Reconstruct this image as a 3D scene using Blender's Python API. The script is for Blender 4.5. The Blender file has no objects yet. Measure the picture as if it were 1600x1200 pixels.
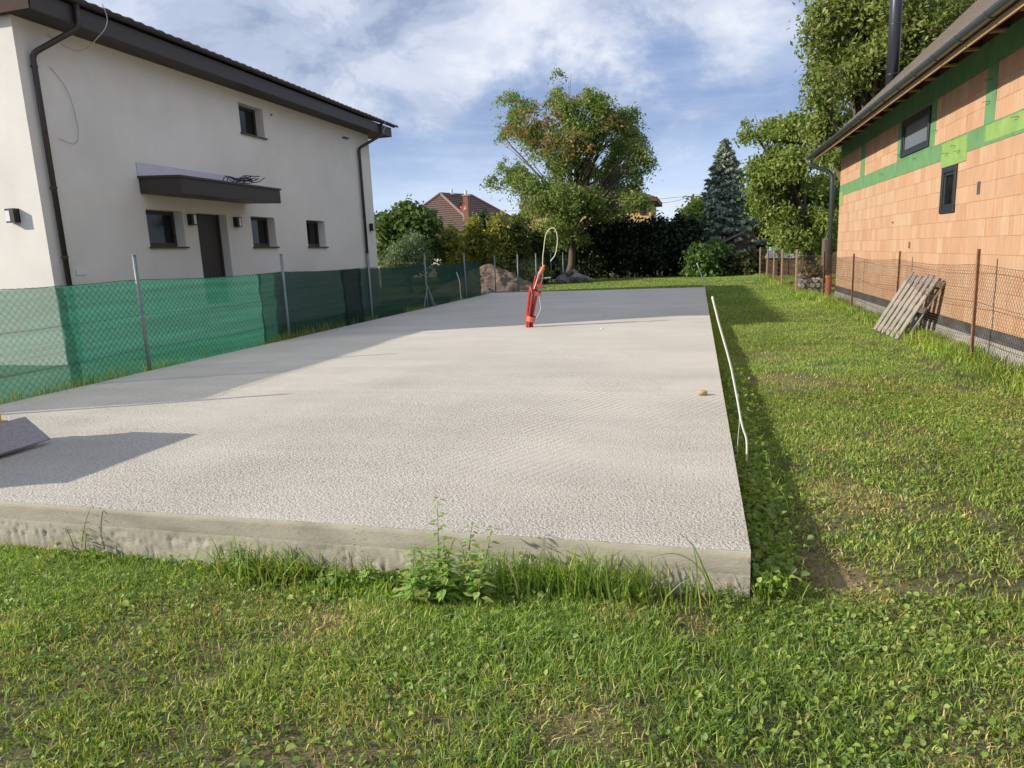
import bpy, math, random
import numpy as np
from mathutils import Matrix, Vector
R = math.radians
random.seed(7)
rng = np.random.default_rng(11)
scene = bpy.context.scene
col = scene.collection

# ---------------------------------------------------------------- camera
EYE = 1.64
F = 1070.0
CAM = Matrix(((0.96588, -0.00785, 0.25886), (0.25553, 0.19035, -0.94787), (-0.04183, 0.98168, 0.18587)))
def _orth(m):
    d = Vector((290, 215, -F)).normalized()
    h = Vector((1, 0.0425, 0)); x = (h - d * h.dot(d)).normalized(); z = x.cross(d)
    return Matrix((x, d, z))
CAM = _orth(CAM)
cam_data = bpy.data.cameras.new('camera'); cam = bpy.data.objects.new('camera', cam_data); col.objects.link(cam)
cam_data.sensor_width = 36; cam_data.lens = F / 1600 * 36
cam_data.clip_start = 0.05; cam_data.clip_end = 3000
cam.matrix_world = Matrix.Translation((0, 0, EYE)) @ CAM.to_4x4()
scene.camera = cam
def at(px, py, y):
    """world point at distance y along the plot, seen at photo pixel px, py"""
    r = CAM @ Vector((px - 800, -(py - 600), -F)); r = r * (y / r.y)
    return Vector((r.x, y, r.z + EYE))

# ---------------------------------------------------------------- light
SUN_EL = R(25); SUN_AZ = math.atan2(0.46, 1.0)           # direction the light travels, from +x towards +y
trav = Vector((math.cos(SUN_AZ) * math.cos(SUN_EL), math.sin(SUN_AZ) * math.cos(SUN_EL), -math.sin(SUN_EL)))
sd = bpy.data.lights.new('sun', 'SUN'); sd.energy = 3.5; sd.angle = R(0.8); sd.color = (1.0, 0.90, 0.76)
sun = bpy.data.objects.new('sun', sd); col.objects.link(sun)
sun.rotation_euler = trav.to_track_quat('-Z', 'Y').to_euler(); sun.location = (-20, -10, 20)
world = bpy.data.worlds.new('World'); scene.world = world; world.use_nodes = True
def build_world():
    nt = world.node_tree; N = nt.nodes; L = nt.links; N.clear()
    out = N.new('ShaderNodeOutputWorld'); bg = N.new('ShaderNodeBackground'); L.new(bg.outputs[0], out.inputs[0])
    bg.inputs[1].default_value = 0.15
    sky = N.new('ShaderNodeTexSky'); sky.sky_type = 'NISHITA'; sky.sun_disc = False
    sky.sun_elevation = SUN_EL; sky.sun_rotation = math.atan2(-trav.x, -trav.y) % (2 * math.pi)
    sky.air_density = 1.0; sky.dust_density = 0.6; sky.ozone_density = 1.6; sky.altitude = 200
    tc = N.new('ShaderNodeTexCoord'); sep = N.new('ShaderNodeSeparateXYZ'); L.new(tc.outputs['Generated'], sep.inputs[0])
    def mth(op, a, b=None, clamp=False):
        n = N.new('ShaderNodeMath'); n.operation = op; n.use_clamp = clamp
        for i, v in enumerate((a, b)):
            if v is None: continue
            if isinstance(v, (int, float)): n.inputs[i].default_value = v
            else: L.new(v, n.inputs[i])
        return n.outputs[0]
    z = mth('MAXIMUM', sep.outputs[2], 0.0)
    def noise(scale, detail, rough, off, sc=(1, 1, 1), dist=0.0):
        m = N.new('ShaderNodeMapping'); m.inputs['Location'].default_value = off; m.inputs['Scale'].default_value = sc
        L.new(tc.outputs['Generated'], m.inputs[0])
        n = N.new('ShaderNodeTexNoise'); n.inputs['Scale'].default_value = scale; n.inputs['Detail'].default_value = detail
        n.inputs['Roughness'].default_value = rough; n.inputs['Distortion'].default_value = dist
        L.new(m.outputs[0], n.inputs['Vector']); return n.outputs['Fac']
    def ramp(v, stops, interp='EASE'):
        r = N.new('ShaderNodeValToRGB'); L.new(v, r.inputs[0]); e = r.color_ramp.elements; r.color_ramp.interpolation = interp
        e[0].position, e[0].color = stops[0]; e[1].position, e[1].color = stops[1]
        for p, c in stops[2:]:
            k = e.new(p); k.color = c
        return r.outputs[0]
    def mixc(f, a, b):
        n = N.new('ShaderNodeMixRGB')
        for i, v in enumerate((f, a, b)):
            if isinstance(v, float): n.inputs[i].default_value = v
            elif isinstance(v, tuple): n.inputs[i].default_value = v
            else: L.new(v, n.inputs[i])
        return n.outputs[0]
    g = lambda v: (v, v, v, 1)
    OFF1 = (7.5, 5.0, 5.8); OFF2 = (1.7, 8.9, 7.7); OFF3 = (1.1, 3.0, 6.5)
    big = noise(2.6, 10, 0.58, OFF1, (1, 1, 1.7), 0.25)
    fine = noise(5.0, 10, 0.60, OFF2, (1, 1, 1.6), 0.3)
    streak = noise(2.2, 8, 0.6, OFF3, (1, 1, 6.0), 0.3)
    # clear air seen between and under the clouds
    zz = mth('ADD', z, mth('MULTIPLY', mth('SUBTRACT', big, 0.5), -0.16))
    low = ramp(zz, [(0.0, (2.35, 2.75, 3.65, 1)), (0.09, (2.05, 2.5, 3.5, 1)), (0.17, (0.95, 1.30, 2.25, 1)), (0.5, (0.95, 1.3, 2.3, 1))], 'LINEAR')
    vf = mth('MULTIPLY', ramp(streak, [(0.40, g(0)), (0.66, g(1))]), ramp(z, [(0.0, g(0.75)), (0.20, g(0.35))], 'LINEAR'))
    low = mixc(vf, low, (3.0, 3.25, 3.9, 1))
    # billowing cloud bank higher up
    cl = ramp(fine, [(0.36, (1.2, 1.42, 2.0, 1)), (0.47, (2.0, 2.2, 2.75, 1)), (0.56, (2.8, 2.93, 3.35, 1)), (0.70, (3.7, 3.72, 3.9, 1))])
    edge = mth('ADD', z, mth('ADD', mth('MULTIPLY', mth('SUBTRACT', big, 0.5), 0.62), mth('MULTIPLY', mth('SUBTRACT', fine, 0.5), 0.16)))
    bank = ramp(edge, [(0.168, g(0)), (0.25, g(0.93))])
    painted = mixc(bank, low, cl)
    final = mixc(0.88, sky.outputs[0], painted)
    class m3: outputs = [final]
    L.new(m3.outputs[0], bg.inputs[0])
build_world()
scene.view_settings.view_transform = 'Standard'; scene.view_settings.look = 'None'
scene.view_settings.gamma = 1; scene.view_settings.exposure = 0.80; scene.view_settings.use_curve_mapping = False

# ---------------------------------------------------------------- helpers
class MB:
    def __init__(s): s.v = []; s.f = []; s.c = []
    def add(s, vs, fs, tone=None):
        b = len(s.v); s.v += [tuple(v) for v in vs]; s.f += [tuple(i + b for i in f) for f in fs]
        if tone is not None: s.c += [tone] * len(vs)
    def box(s, a, b, tone=None):
        x0, y0, z0 = [min(a[i], b[i]) for i in range(3)]; x1, y1, z1 = [max(a[i], b[i]) for i in range(3)]
        s.add([(x0, y0, z0), (x1, y0, z0), (x1, y1, z0), (x0, y1, z0), (x0, y0, z1), (x1, y0, z1), (x1, y1, z1), (x0, y1, z1)],
              [(3, 2, 1, 0), (4, 5, 6, 7), (0, 1, 5, 4), (1, 2, 6, 5), (2, 3, 7, 6), (3, 0, 4, 7)], tone)
        return s
    def beam(s, p, q, w, h, up=(0, 0, 1)):
        p = Vector(p); q = Vector(q); d = (q - p).normalized(); sd_ = d.cross(Vector(up)).normalized(); u = sd_.cross(d)
        vs = []
        for e in (p, q):
            for a, b in ((-1, -1), (1, -1), (1, 1), (-1, 1)): vs.append(e + sd_ * a * w / 2 + u * b * h / 2)
        s.add(vs, [(3, 2, 1, 0), (4, 5, 6, 7), (0, 1, 5, 4), (1, 2, 6, 5), (2, 3, 7, 6), (3, 0, 4, 7)]); return s
    def tube(s, pts, r, n=8, cap=True):
        pts = [Vector(p) for p in pts]; m = len(pts)
        rr = r if isinstance(r, (list, tuple)) else [r] * m
        ref = None; vs = []
        for i, p in enumerate(pts):
            d = (pts[min(i + 1, m - 1)] - pts[max(i - 1, 0)])
            d = d.normalized() if d.length > 1e-9 else Vector((0, 0, 1))
            if ref is None: ref = Vector((1, 0, 0)) if abs(d.x) < 0.8 else Vector((0, 1, 0))
            u = (ref - d * ref.dot(d)).normalized(); w = d.cross(u); ref = u
            for k in range(n):
                a = 2 * math.pi * k / n; vs.append(p + (u * math.cos(a) + w * math.sin(a)) * rr[i])
        fs = []
        for i in range(m - 1):
            for k in range(n):
                a = i * n + k; b = i * n + (k + 1) % n; fs.append((a, b, b + n, a + n))
        if cap: fs.append(tuple(range(n - 1, -1, -1))); fs.append(tuple((m - 1) * n + k for k in range(n)))
        s.add(vs, fs); return s
    def prism(s, poly, y0, y1, axis='y'):
        """extrude a 2D polygon (x,z) along y, or (y,z) along x"""
        n = len(poly)
        if axis == 'y': vs = [(a, y0, b) for a, b in poly] + [(a, y1, b) for a, b in poly]
        else: vs = [(y0, a, b) for a, b in poly] + [(y1, a, b) for a, b in poly]
        fs = [tuple(range(n)), tuple(range(2 * n - 1, n - 1, -1))] + [(i, i + n, (i + 1) % n + n, (i + 1) % n) for i in range(n)]
        s.add(vs, fs); return s
    def build(s, name, mat, parent=None, smooth=False, label=None, kind=None, bevel=0):
        me = bpy.data.meshes.new(name); me.from_pydata(s.v, [], s.f); me.update()
        if s.c and len(s.c) == len(s.v):
            a = me.attributes.new('tone', 'FLOAT_COLOR', 'POINT')
            a.data.foreach_set('color', np.array([(t, t, t, 1) if isinstance(t, float) else (*t, 1) for t in s.c], dtype=np.float32).ravel())
        import bmesh
        bm = bmesh.new(); bm.from_mesh(me); bmesh.ops.recalc_face_normals(bm, faces=bm.faces)
        if bevel: bmesh.ops.bevel(bm, geom=list(bm.edges), offset=bevel, segments=1, affect='EDGES', clamp_overlap=True)
        bm.to_mesh(me); bm.free()
        if smooth: me.polygons.foreach_set('use_smooth', [True] * len(me.polygons))
        me.materials.append(mat)
        return link(name, me, parent, label, kind)
def link(name, me, parent=None, label=None, kind=None):
    o = bpy.data.objects.new(name, me); col.objects.link(o)
    if parent is not None:
        o.parent = parent
        # geometry is authored in world space: undo the parent's own offset
        q = parent; off = Vector((0, 0, 0))
        while q is not None: off += q.location; q = q.parent
        o.location = -off
    if label: o['label'] = label
    if kind: o['kind'] = kind
    return o
def thing(name, label, cat, loc=(0, 0, 0), group=None):
    o = bpy.data.objects.new(name, None); o.empty_display_size = 0.2; col.objects.link(o); o.location = loc
    return tag(o, label, cat, group)
def tag(o, label, cat, group=None, kind=None):
    o['label'] = label; o['category'] = cat
    if group: o['group'] = group
    if kind: o['kind'] = kind
    return o
def copy_tree(o, parent=None):
    c = o.copy(); col.objects.link(c); c.parent = parent
    for ch in [k for k in col.objects if k.parent == o]: copy_tree(ch, c)
    return c
def array_mesh(name, V, T, C, mat, parent=None, kind=None, smooth=False):
    """V (n,3), T (m,k) faces, C (n,3) colours"""
    me = bpy.data.meshes.new(name); n = len(V); m, k = T.shape
    me.vertices.add(n); me.vertices.foreach_set('co', V.astype(np.float32).ravel())
    me.loops.add(m * k); me.loops.foreach_set('vertex_index', T.astype(np.int32).ravel())
    me.polygons.add(m); me.polygons.foreach_set('loop_start', np.arange(0, m * k, k, dtype=np.int32)); me.polygons.foreach_set('loop_total', np.full(m, k, dtype=np.int32))
    if smooth: me.polygons.foreach_set('use_smooth', np.ones(m, dtype=bool))
    me.update(calc_edges=True)
    if C is not None:
        a = me.attributes.new('tone', 'FLOAT_COLOR', 'POINT'); cc = np.ones((n, 4), dtype=np.float32); cc[:, :3] = C; a.data.foreach_set('color', cc.ravel())
    me.materials.append(mat)
    return link(name, me, parent, None, kind)
def vnoise(x, y, s, seed=0):
    x = np.asarray(x, float) * s; y = np.asarray(y, float) * s
    xi = np.floor(x).astype(np.int64); yi = np.floor(y).astype(np.int64); fx = x - xi; fy = y - yi
    def h(a, b):
        n = (a * 374761393 + b * 668265263 + seed * 144665) & 0x7fffffff
        n = ((n ^ (n >> 13)) * 1274126177) & 0x7fffffff
        return ((n ^ (n >> 16)) & 0xffff) / 65535.0
    u = fx * fx * (3 - 2 * fx); v = fy * fy * (3 - 2 * fy)
    return (h(xi, yi) * (1 - u) + h(xi + 1, yi) * u) * (1 - v) + (h(xi, yi + 1) * (1 - u) + h(xi + 1, yi + 1) * u) * v
def fbm(x, y, s, seed=0, o=4):
    t = 0; a = 1; n = 0
    for i in range(o): t = t + vnoise(x, y, s * 2 ** i, seed + i) * a; n += a; a *= 0.5
    return t / n

# ---------------------------------------------------------------- materials
def new_mat(name):
    m = bpy.data.materials.new(name); m.use_nodes = True; nt = m.node_tree
    return m, nt.nodes, nt.links, nt.nodes['Principled BSDF']
def mat(name, c, rough=0.6, metal=0.0, vary=0.0, vscale=3.0, bump=0.0, bscale=40.0, stretch=(1, 1, 1), dark=None, spec=0.5, coord='Object', detail=6):
    m, N, L, P = new_mat(name)
    P.inputs['Roughness'].default_value = rough; P.inputs['Metallic'].default_value = metal
    P.inputs['Specular IOR Level'].default_value = spec
    P.inputs['Base Color'].default_value = (*c, 1)
    tc = N.new('ShaderNodeTexCoord'); mp = N.new('ShaderNodeMapping'); mp.inputs['Scale'].default_value = stretch; L.new(tc.outputs[coord], mp.inputs[0])
    if vary:
        n = N.new('ShaderNodeTexNoise'); n.inputs['Scale'].default_value = vscale; n.inputs['Detail'].default_value = detail; n.inputs['Roughness'].default_value = 0.65; L.new(mp.outputs[0], n.inputs['Vector'])
        r = N.new('ShaderNodeValToRGB'); L.new(n.outputs['Fac'], r.inputs[0])
        d = dark if dark else tuple(max(0, k * (1 - vary)) for k in c)
        r.color_ramp.elements[0].position = 0.3; r.color_ramp.elements[0].color = (*d, 1)
        r.color_ramp.elements[1].position = 0.7; r.color_ramp.elements[1].color = (*[min(1, k * (1 + vary * 0.5)) for k in c], 1)
        L.new(r.outputs[0], P.inputs['Base Color'])
    if bump:
        n2 = N.new('ShaderNodeTexNoise'); n2.inputs['Scale'].default_value = bscale; n2.inputs['Detail'].default_value = 5; L.new(mp.outputs[0], n2.inputs['Vector'])
        b = N.new('ShaderNodeBump'); b.inputs['Strength'].default_value = bump; b.inputs['Distance'].default_value = 0.01; L.new(n2.outputs['Fac'], b.inputs['Height']); L.new(b.outputs[0], P.inputs['Normal'])
    return m
def leaf_mat(name, trans=0.4, rough=0.55, gloss=0.25, tint=(1, 1, 1)):
    m, N, L, P = new_mat(name)
    a = N.new('ShaderNodeAttribute'); a.attribute_name = 'tone'
    mul = N.new('ShaderNodeMixRGB'); mul.blend_type = 'MULTIPLY'; mul.inputs[0].default_value = 1; L.new(a.outputs['Color'], mul.inputs[1]); mul.inputs[2].default_value = (*tint, 1)
    L.new(mul.outputs[0], P.inputs['Base Color']); P.inputs['Roughness'].default_value = rough; P.inputs['Specular IOR Level'].default_value = gloss
    t = N.new('ShaderNodeBsdfTranslucent'); t2 = N.new('ShaderNodeMixRGB'); t2.blend_type = 'MULTIPLY'; t2.inputs[0].default_value = 1
    L.new(mul.outputs[0], t2.inputs[1]); t2.inputs[2].default_value = (1.15, 1.25, 0.6, 1); L.new(t2.outputs[0], t.inputs[0])
    mx = N.new('ShaderNodeMixShader'); mx.inputs[0].default_value = trans; L.new(P.outputs[0], mx.inputs[1]); L.new(t.outputs[0], mx.inputs[2])
    L.new(mx.outputs[0], N['Material Output'].inputs[0]); return m
def concrete_top():
    m, N, L, P = new_mat('slab_concrete'); P.inputs['Roughness'].default_value = 0.85; P.inputs['Specular IOR Level'].default_value = 0.25
    tc = N.new('ShaderNodeTexCoord')
    def noise(s, d=6, r=0.6, sc=(1, 1, 1), rot=0, dist=0):
        mp = N.new('ShaderNodeMapping'); mp.inputs['Scale'].default_value = sc; mp.inputs['Rotation'].default_value = (0, 0, rot); L.new(tc.outputs['Object'], mp.inputs[0])
        n = N.new('ShaderNodeTexNoise'); n.inputs['Scale'].default_value = s; n.inputs['Detail'].default_value = d; n.inputs['Roughness'].default_value = r; n.inputs['Distortion'].default_value = dist
        L.new(mp.outputs[0], n.inputs['Vector']); return n.outputs['Fac']
    def ramp(v, *st):
        r = N.new('ShaderNodeValToRGB'); L.new(v, r.inputs[0]); e = r.color_ramp.elements
        e[0].position, e[0].color = st[0][0], (*st[0][1], 1); e[1].position, e[1].color = st[1][0], (*st[1][1], 1)
        for p, c in st[2:]: k = e.new(p); k.color = (*c, 1)
        return r.outputs[0]
    def mix(f, a, b, t='MIX'):
        n = N.new('ShaderNodeMixRGB'); n.blend_type = t
        for i, v in enumerate((f, a, b)):
            if isinstance(v, (int, float)): n.inputs[i].default_value = v if i == 0 else (v, v, v, 1)
            elif isinstance(v, tuple): n.inputs[i].default_value = (*v, 1)
            else: L.new(v, n.inputs[i])
        return n.outputs[0]
    def mth(op, a, b):
        n = N.new('ShaderNodeMath'); n.operation = op
        for i, v in enumerate((a, b)):
            if isinstance(v, (int, float)): n.inputs[i].default_value = v
            else: L.new(v, n.inputs[i])
        return n.outputs[0]
    base = ramp(noise(0.55, 5, 0.55, (1, 1, 1)), (0.3, (0.50, 0.476, 0.418)), (0.7, (0.59, 0.565, 0.502)))
    streak = ramp(noise(1.2, 5, 0.6, (0.35, 2.2, 1), 0.1, 0.6), (0.33, (0.93, 0.93, 0.935)), (0.68, (1.03, 1.03, 1.02)))
    colr = mix(1.0, base, streak, 'MULTIPLY')
    fine = ramp(noise(38, 4, 0.7), (0.28, (0.82, 0.82, 0.82)), (0.62, (1.06, 1.06, 1.06)))
    colr = mix(0.8, colr, fine, 'MULTIPLY')
    # regional mask: rough pebbly skin in patches, raked lines elsewhere
    sep = N.new('ShaderNodeSeparateXYZ'); L.new(tc.outputs['Object'], sep.inputs[0])
    region = noise(0.5, 3, 0.5)
    rough = ramp(mth('ADD', mth('MULTIPLY', sep.outputs[1], -0.055), mth('ADD', region, 0.32)), (0.34, (0.12, 0.12, 0.12)), (0.62, (1, 1, 1)))
    pits = ramp(noise(62, 3, 0.62, (1, 1, 1), 0, 0.15), (0.36, (0.42, 0.40, 0.38)), (0.47, (1.04, 1.04, 1.04)))
    colr = mix(mth('MULTIPLY', rough, 0.55), colr, mix(1.0, colr, pits, 'MULTIPLY'))
    vor = N.new('ShaderNodeTexVoronoi'); vor.inputs['Scale'].default_value = 2.6; vor.inputs['Randomness'].default_value = 1; L.new(tc.outputs['Object'], vor.inputs['Vector'])
    spot = ramp(vor.outputs['Distance'], (0.012, (0.45, 0.40, 0.33)), (0.03, (1, 1, 1)))
    colr = mix(0.8, colr, spot, 'MULTIPLY')
    # trowel lines
    mp = N.new('ShaderNodeMapping'); mp.inputs['Rotation'].default_value = (0, 0, R(28)); L.new(tc.outputs['Object'], mp.inputs[0])
    w = N.new('ShaderNodeTexWave'); w.inputs['Scale'].default_value = 4.6; w.inputs['Distortion'].default_value = 2.2; w.inputs['Detail'].default_value = 3; w.inputs['Detail Scale'].default_value = 0.7; L.new(mp.outputs[0], w.inputs[0])
    linemask = ramp(noise(0.42, 3, 0.5, (1, 0.9, 1), 0.7), (0.44, (0, 0, 0)), (0.58, (1, 1, 1)))
    yb_ = mth('MULTIPLY', mth('SUBTRACT', 1.0, mth('ABSOLUTE', mth('DIVIDE', mth('SUBTRACT', sep.outputs[1], 7.0), 3.6), 0)), 2.5)
    cl = N.new('ShaderNodeClamp'); L.new(yb_, cl.inputs[0]); linemask = mth('MULTIPLY', linemask, cl.outputs[0])
    lines = mth('MULTIPLY', w.outputs['Fac'], linemask)
    colr = mix(mth('MULTIPLY', linemask, 0.5), colr, mix(1.0, colr, ramp(w.outputs['Fac'], (0.0, (0.88, 0.88, 0.88)), (0.5, (1.03, 1.03, 1.03))), 'MULTIPLY'))
    # cold joint of two pours
    jn = mth('ADD', mth('SUBTRACT', sep.outputs[1], 6.72), mth('MULTIPLY', mth('SUBTRACT', noise(0.8, 4), 0.5), 0.5))
    jl = mth('ABSOLUTE', jn, 0)
    joint = ramp(jl, (0.0, (1.10, 1.10, 1.12)), (0.05, (1, 1, 1)))
    colr = mix(0.7, colr, joint, 'MULTIPLY')
    L.new(colr, P.inputs['Base Color'])
    b1 = N.new('ShaderNodeBump'); b1.inputs['Distance'].default_value = 0.022; L.new(rough, b1.inputs['Strength']); L.new(noise(62, 3, 0.62, (1, 1, 1), 0, 0.15), b1.inputs['Height'])
    b2 = N.new('ShaderNodeBump'); b2.inputs['Distance'].default_value = 0.008; b2.inputs['Strength'].default_value = 0.55; L.new(lines, b2.inputs['Height']); L.new(b1.outputs[0], b2.inputs['Normal'])
    b3 = N.new('ShaderNodeBump'); b3.inputs['Distance'].default_value = 0.004; b3.inputs['Strength'].default_value = 0.5; L.new(noise(90, 4, 0.6), b3.inputs['Height']); L.new(b2.outputs[0], b3.inputs['Normal'])
    L.new(b3.outputs[0], P.inputs['Normal']); return m
def concrete_side():
    m = mat('formed_concrete', (0.40, 0.37, 0.30), 0.9, vary=0.30, vscale=4, bump=0.25, bscale=70, stretch=(0.6, 1, 1.4))
    N, L = m.node_tree.nodes, m.node_tree.links; P = N['Principled BSDF']
    src = P.inputs['Base Color'].links[0].from_socket
    tc = N.new('ShaderNodeTexCoord'); v = N.new('ShaderNodeTexVoronoi'); v.inputs['Scale'].default_value = 22; mp = N.new('ShaderNodeMapping'); mp.inputs['Scale'].default_value = (0.8, 1, 1.6); L.new(tc.outputs['Object'], mp.inputs[0]); L.new(mp.outputs[0], v.inputs['Vector'])
    n = N.new('ShaderNodeTexNoise'); n.inputs['Scale'].default_value = 2.5; L.new(tc.outputs['Object'], n.inputs['Vector'])
    r = N.new('ShaderNodeValToRGB'); r.color_ramp.elements[0].position = 0.06; r.color_ramp.elements[0].color = (0.2, 0.18, 0.16, 1); r.color_ramp.elements[1].position = 0.13; r.color_ramp.elements[1].color = (1, 1, 1, 1); L.new(v.outputs['Distance'], r.inputs[0])
    r2 = N.new('ShaderNodeValToRGB'); r2.color_ramp.elements[0].position = 0.5; r2.color_ramp.elements[1].position = 0.62; L.new(n.outputs['Fac'], r2.inputs[0])
    mx = N.new('ShaderNodeMixRGB'); mx.blend_type = 'MULTIPLY'; L.new(r2.outputs[0], mx.inputs[0]); L.new(src, mx.inputs[1]); L.new(r.outputs[0], mx.inputs[2]); L.new(mx.outputs[0], P.inputs['Base Color']); return m
def attr_mat(name, rough=0.8, bump=0.0, bscale=60, stretch=(1, 1, 1), vary=0.15, vscale=8, wave=None, spec=0.3):
    m, N, L, P = new_mat(name); P.inputs['Roughness'].default_value = rough; P.inputs['Specular IOR Level'].default_value = spec
    a = N.new('ShaderNodeAttribute'); a.attribute_name = 'tone'
    tc = N.new('ShaderNodeTexCoord'); mp = N.new('ShaderNodeMapping'); mp.inputs['Scale'].default_value = stretch; L.new(tc.outputs['Object'], mp.inputs[0])
    n = N.new('ShaderNodeTexNoise'); n.inputs['Scale'].default_value = vscale; n.inputs['Detail'].default_value = 6; n.inputs['Roughness'].default_value = 0.65; L.new(mp.outputs[0], n.inputs['Vector'])
    r = N.new('ShaderNodeValToRGB'); L.new(n.outputs['Fac'], r.inputs[0]); r.color_ramp.elements[0].position = 0.3; r.color_ramp.elements[1].position = 0.7
    lo, hi = 1 - vary, 1 + vary; r.color_ramp.elements[0].color = (lo, lo, lo, 1); r.color_ramp.elements[1].color = (hi, hi, hi, 1)
    mx = N.new('ShaderNodeMixRGB'); mx.blend_type = 'MULTIPLY'; mx.inputs[0].default_value = 1; L.new(a.outputs['Color'], mx.inputs[1]); L.new(r.outputs[0], mx.inputs[2]); L.new(mx.outputs[0], P.inputs['Base Color'])
    h = n.outputs['Fac']
    if wave:
        w = N.new('ShaderNodeTexWave'); w.bands_direction = 'Y'; w.inputs['Scale'].default_value = wave; L.new(tc.outputs['Object'], w.inputs[0]); h = w.outputs['Fac']
    if bump:
        if not wave:
            n2 = N.new('ShaderNodeTexNoise'); n2.inputs['Scale'].default_value = bscale; n2.inputs['Detail'].default_value = 5; L.new(tc.outputs['Object'], n2.inputs['Vector']); h = n2.outputs['Fac']
        b = N.new('ShaderNodeBump'); b.inputs['Strength'].default_value = bump; b.inputs['Distance'].default_value = 0.008; L.new(h, b.inputs['Height']); L.new(b.outputs[0], P.inputs['Normal'])
    return m
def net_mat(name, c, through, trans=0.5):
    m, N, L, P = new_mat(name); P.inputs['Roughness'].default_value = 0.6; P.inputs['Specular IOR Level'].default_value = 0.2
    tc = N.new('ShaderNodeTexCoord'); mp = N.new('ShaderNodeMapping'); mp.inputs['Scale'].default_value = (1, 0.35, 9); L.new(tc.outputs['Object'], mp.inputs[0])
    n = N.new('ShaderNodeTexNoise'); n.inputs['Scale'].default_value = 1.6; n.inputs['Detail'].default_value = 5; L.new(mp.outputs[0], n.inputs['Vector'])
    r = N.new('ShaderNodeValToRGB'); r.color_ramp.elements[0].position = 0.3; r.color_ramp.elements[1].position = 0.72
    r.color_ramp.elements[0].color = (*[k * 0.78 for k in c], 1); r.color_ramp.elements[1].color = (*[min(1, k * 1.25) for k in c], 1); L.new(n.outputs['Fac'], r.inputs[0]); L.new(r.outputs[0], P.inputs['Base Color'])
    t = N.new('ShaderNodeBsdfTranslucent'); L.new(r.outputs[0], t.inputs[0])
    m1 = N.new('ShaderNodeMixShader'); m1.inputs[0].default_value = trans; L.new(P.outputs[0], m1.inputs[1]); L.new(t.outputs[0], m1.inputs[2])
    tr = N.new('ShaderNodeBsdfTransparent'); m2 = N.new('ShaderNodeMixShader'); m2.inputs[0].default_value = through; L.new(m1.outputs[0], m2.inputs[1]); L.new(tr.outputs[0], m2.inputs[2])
    L.new(m2.outputs[0], N['Material Output'].inputs[0]); return m

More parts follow.
